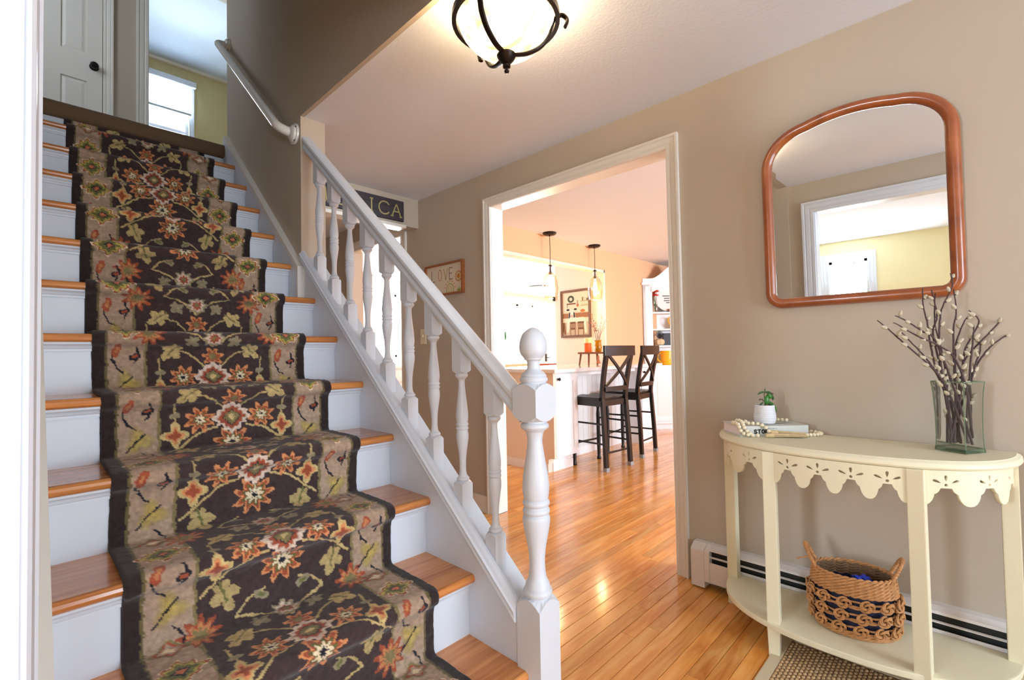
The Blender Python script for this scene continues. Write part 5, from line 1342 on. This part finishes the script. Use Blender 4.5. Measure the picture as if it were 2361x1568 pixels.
# ------------------------------------------------------------------ pendant lights
AMB = thin_glass('amber_glass', (1.0, 0.90, 0.74), 0.02, 0.08)
CLR = thin_glass('clear_glass', (0.97, 0.99, 1.0), 0.02, 0.10)
BULB = mat('glowing_bulb', (255, 220, 160), 0.4, emis=(255, 196, 110), estr=22)
def pendant(x, y, zb, label):
    t = Thing('pendant_light', label, 'light', (x, y, CEIL), 'pendant lights over the peninsula')
    mb = MB(); mb.lathe([(0.072, 0), (0.072, -0.012), (0.055, -0.024), (0.012, -0.028), (0.006, -0.036)], (x, y, CEIL), 24); t.part('canopy', mb, DARKM, smooth=True)
    zt = zb+0.36
    mb = MB(); mb.tube([(x, y, CEIL-0.03), (x+0.004, y, (CEIL+zt)/2), (x, y, zt-0.005)], 0.0035, 8); t.part('cord', mb, BLACK)
    mb = MB(); mb.lathe([(0.004, 0.0), (0.020, -0.012), (0.022, -0.020), (0.008, -0.022), (0.008, -0.075), (0.018, -0.080), (0.018, -0.105)], (x, y, zt), 16); t.part('socket', mb, DARKM, smooth=True)
    mb = MB(); mb.lathe([(0.020, -0.018), (0.024, -0.03), (0.024, -0.058), (0.018, -0.068), (0.022, -0.078), (0.026, -0.085)], (x, y, zt), 18, caps=False); t.part('glass_neck', mb, CLR, smooth=True)
    pr = spline([(0.024, 0.275), (0.038, 0.262), (0.062, 0.235), (0.081, 0.185), (0.089, 0.125), (0.086, 0.06), (0.078, 0.02), (0.083, 0.0)], 4)
    mb = MB(); mb.lathe([(r_, z) for r_, z in pr], (x, y, zb), 28, caps=False); t.part('glass_shade', mb, AMB, smooth=True)
    mb = MB(); mb.lathe([(0.0, 0.045), (0.012, 0.05), (0.022, 0.075), (0.026, 0.12), (0.022, 0.175), (0.013, 0.21), (0.012, 0.25)], (x, y, zb), 14); t.part('bulb', mb, BULB, smooth=True)
    pl = bpy.data.lights.new('pendant_bulb', 'POINT'); pl.energy = 5; pl.color = (1, 0.7, 0.4); pl.shadow_soft_size = 0.03
    po = bpy.data.objects.new('pendant_bulb', pl); COL.objects.link(po); po.location = (x, y, zb-0.02)
pendant(3.858, 3.144, 1.655, 'amber glass pendant light nearer the newel post over the peninsula')
pendant(4.716, 3.166, 1.700, 'amber glass pendant light in front of the cow picture')

# ------------------------------------------------------------------ cow picture
cp_ = Thing('cow_picture', 'brown framed picture of a cow at a kitchen table', 'picture', (5.15, 3.77, 1.285))
CX = 5.15; cy0, cy1, cz0, cz1 = 3.530, 4.012, 1.285, 1.922
mb = MB(); path = [(CX, cy0, cz0), (CX, cy1, cz0), (CX, cy1, cz1), (CX, cy0, cz1)]
mb.sweep(path, [(0, 0), (0, 0.024), (-0.030, 0.020), (-0.030, 0)], fr := [((0, -1, -1), (-1, 0, 0)), ((0, 1, -1), (-1, 0, 0)), ((0, 1, 1), (-1, 0, 0)), ((0, -1, 1), (-1, 0, 0))], closed=True)
cp_.part('frame', mb, wood('rustic_frame', [(96, 66, 44), (130, 92, 62)], (8, 40, 40), 0.6, 0.1, rnd=False))
mb = MB(); mb.box(CX-0.012, CX-0.001, cy0+0.028, cy1-0.028, cz0+0.028, cz1-0.028); prt = cp_.part('print', mb, mat('cow_print_ground', (226, 214, 190), 0.8))
iy0, iw, iz0, ih = cy1-0.030, cy1-cy0-0.06, cz0+0.030, cz1-cz0-0.06
lay_ = [0]
def pic(pts, col, name='shape'):
    lay_[0] += 1; t0, t1 = 0.0118, 0.0122+0.00006*lay_[0]
    mb = MB(); n = len(pts); vs = [(CX-t, iy0-u*iw, iz0+v*ih) for t in (t0, t1) for u, v in pts]
    mb.add(vs, [tuple(range(n)), tuple(reversed(range(n, 2*n)))]+[(k, (k+1) % n, n+(k+1) % n, n+k) for k in range(n)])
    cp_.part(name, mb, mat('cow_%d_%d_%d' % col, col, 0.8), prt)
def oval(cu, cv, ru_, rv, n=16): return [(cu+ru_*math.cos(2*PI*k/n), cv+rv*math.sin(2*PI*k/n)) for k in range(n)]
def rect(a, b, c, d): return [(a, c), (b, c), (b, d), (a, d)]
pic(rect(0, 1, 0, 0.30), (196, 178, 150), 'painted_floor'); pic(rect(0, 1, 0.40, 0.52), (160, 112, 78), 'painted_counter'); pic(rect(0, 1, 0.51, 0.53), (206, 190, 160), 'painted_counter')
pic(oval(0.33, 0.84, 0.13, 0.085), (72, 84, 66), 'painted_wreath'); pic(oval(0.33, 0.84, 0.06, 0.04), (214, 204, 180), 'painted_wreath')
pic(rect(0.16, 0.52, 0.715, 0.745), (120, 74, 54), 'painted_shelf'); pic(rect(0.17, 0.19, 0.64, 0.715), (96, 66, 48), 'painted_shelf')
pic(rect(0.70, 1.0, 0.765, 0.785), (176, 160, 120), 'painted_shelf'); pic(rect(0.70, 1.0, 0.665, 0.685), (176, 160, 120), 'painted_shelf')
for u, h_, c_ in ((0.76, 0.08, (128, 108, 66)), (0.85, 0.07, (196, 190, 170)), (0.93, 0.05, (90, 84, 74))): pic(rect(u, u+0.05, 0.785, 0.785+h_), c_, 'painted_jar')
for u in (0.74, 0.82, 0.90): pic(rect(u, u+0.05, 0.685, 0.725), (206, 196, 168), 'painted_jar')
pic(oval(0.59, 0.69, 0.05, 0.035), (186, 120, 84), 'painted_pan'); pic(rect(0.575, 0.60, 0.72, 0.80), (150, 110, 76), 'painted_pan')
pic(oval(0.78, 0.555, 0.09, 0.035), (196, 116, 66), 'painted_bread')
pic([(0.20, 0.36), (0.24, 0.50), (0.30, 0.60), (0.42, 0.60), (0.48, 0.50), (0.52, 0.36)], (232, 226, 214), 'painted_cow')
pic([(0.22, 0.38), (0.25, 0.52), (0.30, 0.54), (0.29, 0.42)], (34, 32, 36), 'painted_cow'); pic([(0.43, 0.40), (0.42, 0.54), (0.47, 0.52), (0.49, 0.42)], (34, 32, 36), 'painted_cow')
pic(oval(0.21, 0.595, 0.06, 0.022), (34, 32, 36), 'painted_ear'); pic(oval(0.50, 0.60, 0.06, 0.022), (34, 32, 36), 'painted_ear'); pic(oval(0.36, 0.445, 0.07, 0.035), (222, 178, 164), 'painted_muzzle')
pic([(0.16, 0.36), (0.30, 0.40), (0.80, 0.41), (0.90, 0.35), (0.93, 0.05), (0.86, 0.04), (0.80, 0.30), (0.28, 0.29), (0.22, 0.06), (0.16, 0.06)], (238, 228, 210), 'painted_cloth')
for a, b in ((0.28, 0.50), (0.58, 0.82)):
    pic(rect(a, b, 0.27, 0.31), (116, 76, 54), 'painted_chair'); pic(rect(a+0.01, b-0.01, 0.13, 0.17), (116, 76, 54), 'painted_chair')
    for k in range(5): u = a+0.01+(b-a-0.04)*k/4; pic(rect(u, u+0.02, 0.0 if k in (0, 4) else 0.15, 0.29), (132, 90, 64), 'painted_chair')
pic([(0.0, 0.30), (0.08, 0.30), (0.12, 0.02), (0.06, 0.02), (0.0, 0.12)], (132, 90, 64), 'painted_chair')

# ------------------------------------------------------------------ riser with candles and amber pitcher on the counter
cz = CT
rs_ = Thing('wooden_riser', 'small wooden stool shaped riser on the marble countertop', 'riser', (4.66, 3.18, cz))
WD = wood('walnut_brown', [(110, 62, 34), (146, 86, 48)], (8, 40, 40), 0.5, 0.1, rnd=False)
mb = MB(); mb.box(4.47, 4.85, 3.10, 3.26, cz+0.125, cz+0.147); rs_.part('top', mb, WD, bevel=0.004)
for sx, sy in ((-1,-1),(1,-1),(1,1),(-1,1)):
    mb = MB(); mb.tube([(4.66+sx*0.165, 3.18+sy*0.055, cz+0.125), (4.66+sx*0.185, 3.18+sy*0.065, cz)], [0.013, 0.010], 10); rs_.part('leg', mb, WD, smooth=True)
rz_ = cz+0.147
def candle(x, y, r_, h_, col, emi, label):
    t = Thing('pillar_candle', label, 'candle', (x, y, rz_))
    mb = MB(); mb.lathe([(r_, 0), (r_, h_-0.004), (r_-0.004, h_), (r_*0.4, h_-0.006), (0, h_-0.008)], (x, y, rz_), 20); t.part('wax', mb, mat('wax_%d' % col[1], col, 0.5), smooth=True)
    mb = MB(); mb.tube([(x, y, rz_+h_-0.01), (x, y, rz_+h_+0.006)], 0.002, 5); t.part('wick', mb, BLACK)
candle(4.535, 3.165, 0.042, 0.105, (236, 96, 20), None, 'short orange pillar candle on the wooden riser')
candle(4.625, 3.215, 0.046, 0.165, (250, 222, 150), None, 'cream pillar candle behind the orange one on the riser')
AM2 = mat('amber_pitcher_glass', (244, 160, 20), 0.1, trans=0.5, emis=(244, 150, 20), estr=0.0)
t = Thing('amber_pitcher', 'amber glass pitcher holding a dried blossom spray on the riser', 'pitcher', (4.765, 3.175, rz_))
mb = MB(); mb.lathe([(0.030, 0), (0.040, 0.01), (0.044, 0.05), (0.036, 0.095), (0.034, 0.115), (0.044, 0.14), (0.041, 0.14), (0.031, 0.113), (0.036, 0.05), (0.0, 0.012)], (4.765, 3.175, rz_), 20); t.part('body', mb, AM2, smooth=True)
mb = MB(); mb.tube(spline([(4.725, 3.165, rz_+0.125), (4.685, 3.15, rz_+0.12), (4.668, 3.145, rz_+0.08), (4.685, 3.15, rz_+0.04), (4.722, 3.165, rz_+0.03)], 4), 0.007, 8); t.part('handle', mb, AM2, smooth=True)
t = Thing('dried_spray', 'dried branch spray with tiny pale blossoms in the amber pitcher', 'branch', (4.765, 3.175, rz_+0.02))
rq = random.Random(9); TW2 = mat('rust_twig', (150, 88, 66), 0.8); BLO = mat('pale_blossom', (240, 226, 214), 0.8); BLR = mat('rust_blossom', (176, 104, 84), 0.8)
for k in range(9):
    dx, dz = rq.uniform(-0.17, 0.22), rq.uniform(0.20, 0.36); p = [(4.765, 3.175, rz_+0.02), (4.765+dx*0.35, 3.175+rq.uniform(-.02, .02), rz_+0.14+dz*0.3), (4.765+dx, 3.175+rq.uniform(-.05, .05), rz_+0.10+dz)]
    q = spline(p, 5); mb = MB(); mb.tube(q, 0.0022, 5); tw = t.part('twig', mb, TW2)
    for j in range(5):
        c = Vector(q[-1-j]); c += Vector((rq.uniform(-.025, .025), rq.uniform(-.02, .02), rq.uniform(-.02, .025))); mb = MB(); mb.ball(tuple(c), rq.uniform(0.005, 0.009), seg=6, rings=4); t.part('blossom', mb, BLO if dx > 0 else BLR, tw, True)
mb = MB(); mb.lathe([(0.004, 0.10), (0.010, 0.09), (0.014, 0.075), (0.011, 0.06), (0.022, 0.02), (0.026, 0.0)], (4.625, 3.085, cz+0.012), 10)
one('cloth_tassel', mb, mat('terracotta_cord', (196, 120, 92), 0.85), 'terracotta tassel hanging at the front of the wooden riser', 'tassel', True)

# ------------------------------------------------------------------ corner hutch
HL = Vector((5.98, 3.235, 0)); HD_ = Vector((0.72, -0.694, 0)); HN = Vector((-0.694, -0.72, 0))
hu = Thing('corner_hutch', 'tall white corner hutch with open arched shelves', 'hutch', tuple(HL+HD_*0.45))
def hb(mb, a0, a1, d0, d1, z0, z1):
    q = []
    for z in (z0, z1):
        for a, d in ((a0, d0), (a1, d0), (a1, d1), (a0, d1)): p = HL+HD_*a-HN*d; q.append((p.x, p.y, z))
    mb.add(q, [(3,2,1,0),(4,5,6,7),(0,1,5,4),(1,2,6,5),(2,3,7,6),(3,0,4,7)])
mb = MB(); hb(mb, 0.02, 0.94, 0.0, 0.34, 0.08, 0.86); hbase = hu.part('base_cabinet', mb, CABW)
mb = MB(); hb(mb, 0.06, 0.90, 0.05, 0.30, 0.0, 0.08); hu.part('plinth', mb, CABW)
for a0, a1 in ((0.10, 0.47), (0.49, 0.86)):
    mb = MB(); hb(mb, a0, a1, -0.018, 0.0, 0.12, 0.80); d_ = hu.part('door', mb, CABW, hbase)
    mb = MB(); hb(mb, a0+0.06, a1-0.06, -0.022, -0.018, 0.19, 0.73); hu.part('panel', mb, mat('hutch_panel', (236, 232, 232), 0.4), d_, bevel=0.003)
mb = MB(); hb(mb, 0.0, 0.96, -0.02, 0.34, 0.86, 0.885); hu.part('counter', mb, CABW)
mb = MB(); hb(mb, 0.0, 0.13, 0.0, 0.06, 0.885, 2.02); hu.part('side_stile', mb, CABW)
mb = MB(); hb(mb, 0.03, 0.10, -0.008, 0.0, 0.90, 1.98); hu.part('pilaster', mb, CABW)
mb = MB(); hb(mb, 0.83, 0.96, 0.0, 0.06, 0.885, 2.02); hu.part('side_stile', mb, CABW)
mb = MB(); hb(mb, 0.0, 0.02, 0.0, 0.30, 0.885, 2.02); hb(mb, 0.94, 0.96, 0.0, 0.30, 0.885, 2.02); hu.part('side_panel', mb, CABW)
mb = MB(); hb(mb, 0.0, 0.96, 0.30, 0.34, 0.885, 2.02); hu.part('back_panel', mb, CABW)
for z in (1.160, 1.390, 1.626):
    mb = MB(); hb(mb, 0.02, 0.94, 0.03, 0.30, z-0.02, z); hu.part('shelf', mb, CABW)
mb = MB(); outline = []
for k in range(21):
    t = k/20; a = 0.96*t; z = 2.09 + 0.20*(math.sin(PI*min(max((t-0.12)/0.76, 0), 1))**2 if 0.12 < t < 0.88 else 0); outline.append((a, z))
arch = [(0.83-0.70*k/20, 1.90+0.10*math.sin(PI*k/20)) for k in range(21)]
pts = [(0.0, 1.90)] + outline + [(0.96, 1.90)] + arch
n = len(pts); vs = []
for d in (0.0, 0.05):
    for a, z in pts: p = HL+HD_*a-HN*d; vs.append((p.x, p.y, z))
mb.add(vs, [tuple(range(n)), tuple(reversed(range(n, 2*n)))]+[(k, (k+1) % n, n+(k+1) % n, n+k) for k in range(n)]); hu.part('arched_crown', mb, CABW)
mb = MB(); hb(mb, -0.02, 0.15, -0.03, 0.06, 2.00, 2.03); hb(mb, 0.81, 0.98, -0.03, 0.06, 2.00, 2.03); hu.part('cap_moulding', mb, CABW)
mb = MB(); hb(mb, 0.0, 0.96, 0.05, 0.34, 2.02, 2.06); hu.part('top_panel', mb, CABW)
def hp(a, d, z): p = HL+HD_*a-HN*d; return (p.x, p.y, z)
# things on the shelves
c = hp(0.42, 0.20, 1.626+0.205); t = Thing('round_plate', 'round white plate with dark lettering propped on the upper hutch shelf', 'plate', hp(0.42, 0.2, 1.627))
def facing(mb, c, back=0.12):
    """lathe axis turned towards the room, leaning back"""
    n_ = (HN + Vector((0, 0, 0.18))).normalized(); u_ = HD_; v_ = n_.cross(u_)
    mb.xf(lambda v: Vector(c)+u_*v.x+v_*v.y+n_*v.z); return mb
mb = MB(); mb.lathe([(0, 0.0), (0.13, 0.0), (0.15, 0.008), (0.198, 0.016), (0.200, 0.020), (0.150, 0.014), (0.13, 0.006), (0, 0.006)], (0,0,0), 40); pla = t.part('plate', facing(mb, c), mat('white_china', (240, 238, 234), 0.25), smooth=True)
mb = MB(); mb.lathe([(0.196, 0.0195), (0.201, 0.021), (0.203, 0.018), (0.200, 0.014)], (0,0,0), 40, caps=False); t.part('dark_rim', facing(mb, c), mat('plate_rim', (92, 88, 84), 0.5), pla, True)
for k, (w_, y_) in enumerate(((0.15, 0.035), (0.11, 0.0), (0.12, -0.035), (0.06, -0.065))):
    mb = MB(); mb.box(-w_/2, w_/2, y_-0.007, y_+0.007, 0.006, 0.0072); t.part('lettering', facing(mb, c), mat('plate_ink', (96, 94, 92), 0.6), pla)
mb = MB(); mb.box(-0.03, 0.03, -0.20, -0.17, 0.02, 0.06); t.part('easel_foot', facing(mb, c), WD)
c = hp(0.215, 0.13, 1.626); t = Thing('bud_vase', 'clear glass bud vase on the upper hutch shelf', 'vase', c)
mb = MB(); mb.lathe([(0.035, 0.0), (0.04, 0.01), (0.034, 0.10), (0.022, 0.20), (0.026, 0.235)], c, 18, caps=False); t.part('glass', mb, CLR, smooth=True)
t = Thing('red_flowers', 'bunch of red flowers in the clear bud vase', 'flowers', (c[0], c[1], c[2]+0.01))
rf = random.Random(2)
for k in range(7):
    e = (c[0]+rf.uniform(-.05, .05), c[1]+rf.uniform(-.05, .05), c[2]+rf.uniform(0.24, 0.34)); mb = MB(); mb.tube([(c[0], c[1], c[2]+0.01), e], 0.002, 5); sm = t.part('stem', mb, mat('flower_stem', (70, 110, 50), 0.6))
    mb = MB()
    for j in range(6):
        a = j*PI/3; mb.ball((e[0]+0.018*math.cos(a), e[1]+0.018*math.sin(a), e[2]), 0.015, 0.015, 0.010, 8, 5)
    t.part('blossom', mb, mat('red_petal', (226, 66, 50), 0.6), sm, True)
YM = mat('yellow_glaze', (250, 180, 30), 0.25, coat=0.4)
c = hp(0.52, 0.16, 1.390); t = Thing('yellow_jug', 'small yellow jug with tall handle on the middle hutch shelf', 'jug', c)
mb = MB(); mb.lathe([(0.04, 0), (0.055, 0.02), (0.06, 0.08), (0.045, 0.14), (0.04, 0.17), (0.037, 0.17), (0.04, 0.14), (0.05, 0.02), (0, 0.01)], c, 20); t.part('body', mb, YM, smooth=True)
v_ = Vector(c); mb = MB(); mb.tube(spline([tuple(v_-HD_*0.045+Vector((0,0,0.03))), tuple(v_-HD_*0.10+Vector((0,0,0.08))), tuple(v_-HD_*0.115+Vector((0,0,0.14))), tuple(v_-HD_*0.08+Vector((0,0,0.175))), tuple(v_-HD_*0.04+Vector((0,0,0.155)))], 5), 0.008, 8); t.part('handle', mb, YM, smooth=True)
c = hp(0.26, 0.12, 1.160); t = Thing('straw_pumpkin', 'pale woven pumpkin with spiky dark stem on the hutch shelf', 'pumpkin', c)
mb = MB(); seg = 32; vs = []; 
prof = [(0.02, 0.0), (0.055, 0.012), (0.070, 0.045), (0.060, 0.080), (0.03, 0.095), (0.0, 0.088)]
mb.lathe(prof, c, seg); mb.v = [(c[0]+(v[0]-c[0])*(1+0.06*math.cos(8*math.atan2(v[1]-c[1], v[0]-c[0]))), c[1]+(v[1]-c[1])*(1+0.06*math.cos(8*math.atan2(v[1]-c[1], v[0]-c[0]))), v[2]) for v in mb.v]
t.part('body', mb, mat('straw_pumpkin_skin', (214, 190, 156), 0.8, bump=0.5, bscale=200), smooth=True)
for k in range(9):
    a = -1.1+2.2*k/8; e = v_ = Vector(c)+Vector((0, 0, 0.088)); mb = MB(); mb.tube([tuple(e), tuple(e+HD_*0.06*math.sin(a)+Vector((0, 0, 0.10*math.cos(a)+0.02))), tuple(e+HD_*0.10*math.sin(a)+Vector((0, 0, 0.115*math.cos(a))))], [0.006, 0.005, 0.001], 5); t.part('spike', mb, mat('dark_spike', (36, 36, 40), 0.6), smooth=True)
c = hp(0.46, 0.22, 1.160); mb = MB(); hb(mb, 0.34, 0.60, 0.20, 0.23, 1.161, 1.335)
one('dark_book', mb, mat('dark_cover', (44, 40, 44), 0.5), 'dark framed board standing behind the straw pumpkin', 'board', bevel=0.003)
c = hp(0.36, 0.12, 0.885); t = Thing('yellow_pitcher', 'large glossy yellow pitcher on the hutch counter', 'pitcher', c)
mb = MB(); mb.lathe([(0.085, 0), (0.09, 0.01), (0.088, 0.10), (0.092, 0.20), (0.088, 0.20), (0.083, 0.02), (0, 0.012)], c, 28); t.part('body', mb, YM, smooth=True)
v_ = Vector(c); mb = MB(); mb.tube(spline([tuple(v_-HD_*0.085+Vector((0,0,0.165))), tuple(v_-HD_*0.13+Vector((0,0,0.15))), tuple(v_-HD_*0.135+Vector((0,0,0.08))), tuple(v_-HD_*0.085+Vector((0,0,0.04)))], 5), 0.011, 8); t.part('handle', mb, YM, smooth=True)

# ------------------------------------------------------------------ kitchen behind the pass through
t = Thing('flush_light', 'white flush ceiling light with dark trim in the far kitchen', 'light', (6.85, 5.86, CEIL))
mb = MB(); mb.lathe([(0.20, 0), (0.20, -0.025), (0.05, -0.03)], (6.85, 5.86, CEIL), 28); t.part('trim', mb, mat('grey_trim', (90, 86, 80), 0.5), smooth=True)
mb = MB(); mb.lathe([(0.23, -0.03), (0.26, -0.05), (0.23, -0.085), (0.10, -0.10), (0, -0.102)], (6.85, 5.86, CEIL), 28); t.part('diffuser', mb, mat('milk_glass_glow', (255, 252, 246), 0.5, emis=(255, 250, 240), estr=2.5), smooth=True)
t = Thing('bistro_table', 'red brown wooden bistro table beyond the pass through', 'table', (6.6, 5.55, 0))
mb = MB(); mb.lathe([(0.0, 0.868), (0.50, 0.868), (0.51, 0.885), (0.50, 0.900), (0.0, 0.900)], (6.6, 5.55, 0), 36); t.part('top', mb, wood('cherry_top', [(130, 58, 30), (160, 76, 42)], (6, 30, 30), 0.3, 0.3, rnd=False), smooth=True)
mb = MB(); mb.lathe([(0.28, 0.0), (0.26, 0.02), (0.04, 0.05), (0.035, 0.86), (0.10, 0.868)], (6.6, 5.55, 0), 20); t.part('pedestal', mb, mat('grey_metal', (150, 150, 152), 0.35, metal=0.8), smooth=True)
t = Thing('kitchen_island', 'white kitchen island with tan wood top beyond the pass through', 'cabinet', (5.3, 5.6, 0))
mb = MB(); mb.box(4.95, 5.60, 5.15, 6.1, 0, 0.88); t.part('base', mb, CABW)
mb = MB(); mb.box(4.90, 5.65, 5.10, 6.15, 0.88, 0.92); t.part('top', mb, wood('tan_butcher_block', [(214, 170, 124), (232, 192, 150)], (6, 30, 30), 0.4, 0.2, rnd=False), bevel=0.004)
mb = MB(); mb.lathe([(0.0, 0.0), (0.085, 0.0)], (0,0,0), 8)
t = Thing('door_sensor', 'small dark sensor on the white corner post of the partition', 'sensor', (5.145, 4.15, 1.80))
mb = MB(); mb.box(5.13, 5.16, 4.122, 4.150, 1.80, 1.86); t.part('case', mb, BLACK, bevel=0.003)
t = Thing('green_wreath', 'green wreath hanging at the far kitchen window', 'wreath', (6.98, 6.90, 1.3))
rw_ = random.Random(6); mb = MB(); mb.tube([(6.93+0.10*math.cos(2*PI*k/20), 6.964, 1.44+0.10*math.sin(2*PI*k/20)) for k in range(20)], 0.018, 6, closed=True); t.part('ring', mb, mat('wreath_green', (58, 120, 62), 0.8))
for k in range(40):
    a = rw_.uniform(0, 2*PI); r_ = rw_.uniform(0.07, 0.14); mb = MB(); mb.ball((6.93+r_*math.cos(a), 6.955+rw_.uniform(-.02, .0), 1.44+r_*math.sin(a)), 0.018, 0.006, 0.012, 6, 4); t.part('leaf', mb, mat('wreath_green', (58, 120, 62)))
# cabinets, counter and tile along the back wall, seen between the balusters
t = Thing('base_cabinet', 'white base cabinets under the kitchen window', 'cabinet', (4.0, 6.7, 0))
mb = MB(); mb.box(2.4, 5.0, 6.42, 6.98, 0.1, 0.885); bcab = t.part('body', mb, CABW)
for k in range(5):
    x = 2.42+k*0.515; mb = MB(); mb.box(x, x+0.495, 6.40, 6.42, 0.14, 0.66); t.part('door', mb, CABW, bcab, bevel=0.004)
    mb = MB(); mb.box(x, x+0.495, 6.40, 6.42, 0.68, 0.86); t.part('drawer', mb, CABW, bcab, bevel=0.004)
mb = MB(); mb.box(2.4, 5.02, 6.38, 6.99, 0.885, 0.925); one('kitchen_counter', mb, MARB, 'pale counter below the kitchen window seen through the balusters', 'countertop', bevel=0.004)
for x0, x1, lab in ((2.75, 3.92, 'white wall cabinet left of the kitchen window'), (4.52, 5.0, 'white wall cabinet right of the kitchen window')):
    t = Thing('wall_cabinet', lab, 'cabinet', ((x0+x1)/2, 6.85, 1.42))
    mb = MB(); mb.box(x0, x1, 6.66, 7.0, 1.42, 2.30); wc_ = t.part('body', mb, CABW)
    n = max(1, round((x1-x0)/0.42))
    for k in range(n):
        a = x0+(x1-x0)*k/n+0.008; b = x0+(x1-x0)*(k+1)/n-0.008; mb = MB(); mb.box(a, b, 6.64, 6.66, 1.44, 2.28); dd_ = t.part('door', mb, CABW, wc_, bevel=0.004)
        mb = MB(); mb.box(a+0.06, b-0.06, 6.634, 6.64, 1.50, 2.22); t.part('panel', mb, CABW, dd_, bevel=0.003)
TILE = mat('tan_subway_tile', (226, 208, 184), 0.25)
bsp = bpy.data.objects['wall_kitchen_back']
tile_me = None
zt = 0.928; rowi = 0
while zt < 1.40:
    x = 3.95 - (0.077 if rowi % 2 else 0)
    while x < 5.0:
        a, b = max(x, 3.9), min(x+0.150, 5.0)
        if not (zt+0.05 > 1.02 and a < 4.50 and b > 3.93) and b-a > 0.02:
            mb = MB(); mb.box(a, b, 6.992, 7.0, zt, zt+0.073); struct('tile', mb, TILE, parent=bsp)
        x += 0.154
    zt += 0.077; rowi += 1
t = Thing('wall_outlet', 'white outlet on the tiled kitchen backsplash', 'outlet', (4.50, 6.99, 1.15))
mb = MB(); mb.box(4.47, 4.545, 6.986, 6.992, 1.14, 1.255); t.part('plate', mb, CABW, bevel=0.002)
for z in (1.175, 1.215): mb = MB(); mb.box(4.495, 4.52, 6.983, 6.987, z, z+0.022); t.part('socket', mb, mat('socket_grey', (196, 196, 196), 0.5))

# ------------------------------------------------------------------ bedroom blind
t = Thing('window_blind', 'half lowered white slatted blind on the bedroom window', 'blind', (1.295, 7.27, 4.1))
mb = MB(); mb.box(1.02, 1.59, 7.225, 7.285, 4.655, 4.725); t.part('valance', mb, WHITE, bevel=0.006)
SLT = bpy.data.materials.new('blind_slat'); SLT.use_nodes = True; nt = SLT.node_tree
tl = nt.nodes.new('ShaderNodeBsdfTranslucent'); tl.inputs[0].default_value = (0.80, 0.86, 0.95, 1)
ms = nt.nodes.new('ShaderNodeMixShader'); ms.inputs[0].default_value = 0.55
nt.links.new(nt.nodes['Principled BSDF'].outputs[0], ms.inputs[1]); nt.links.new(tl.outputs[0], ms.inputs[2]); nt.links.new(ms.outputs[0], nt.nodes['Material Output'].inputs[0])
sl_me = None
for k in range(14):
    z = 4.640-k*0.0255
    mb = MB(); mb.add([(1.06, 7.240, z-0.0125), (1.53, 7.240, z-0.0125), (1.53, 7.254, z+0.0125), (1.06, 7.254, z+0.0125)], [(0,1,2,3)])
    mb.add([(1.06, 7.2412, z-0.0125), (1.53, 7.2412, z-0.0125), (1.53, 7.2552, z+0.0125), (1.06, 7.2552, z+0.0125)], [(3,2,1,0)]); t.part('slat', mb, SLT)
mb = MB(); mb.box(1.055, 1.535, 7.230, 7.262, 4.262, 4.292); t.part('bottom_rail', mb, mat('blind_rail', (190, 200, 206), 0.5), bevel=0.003)
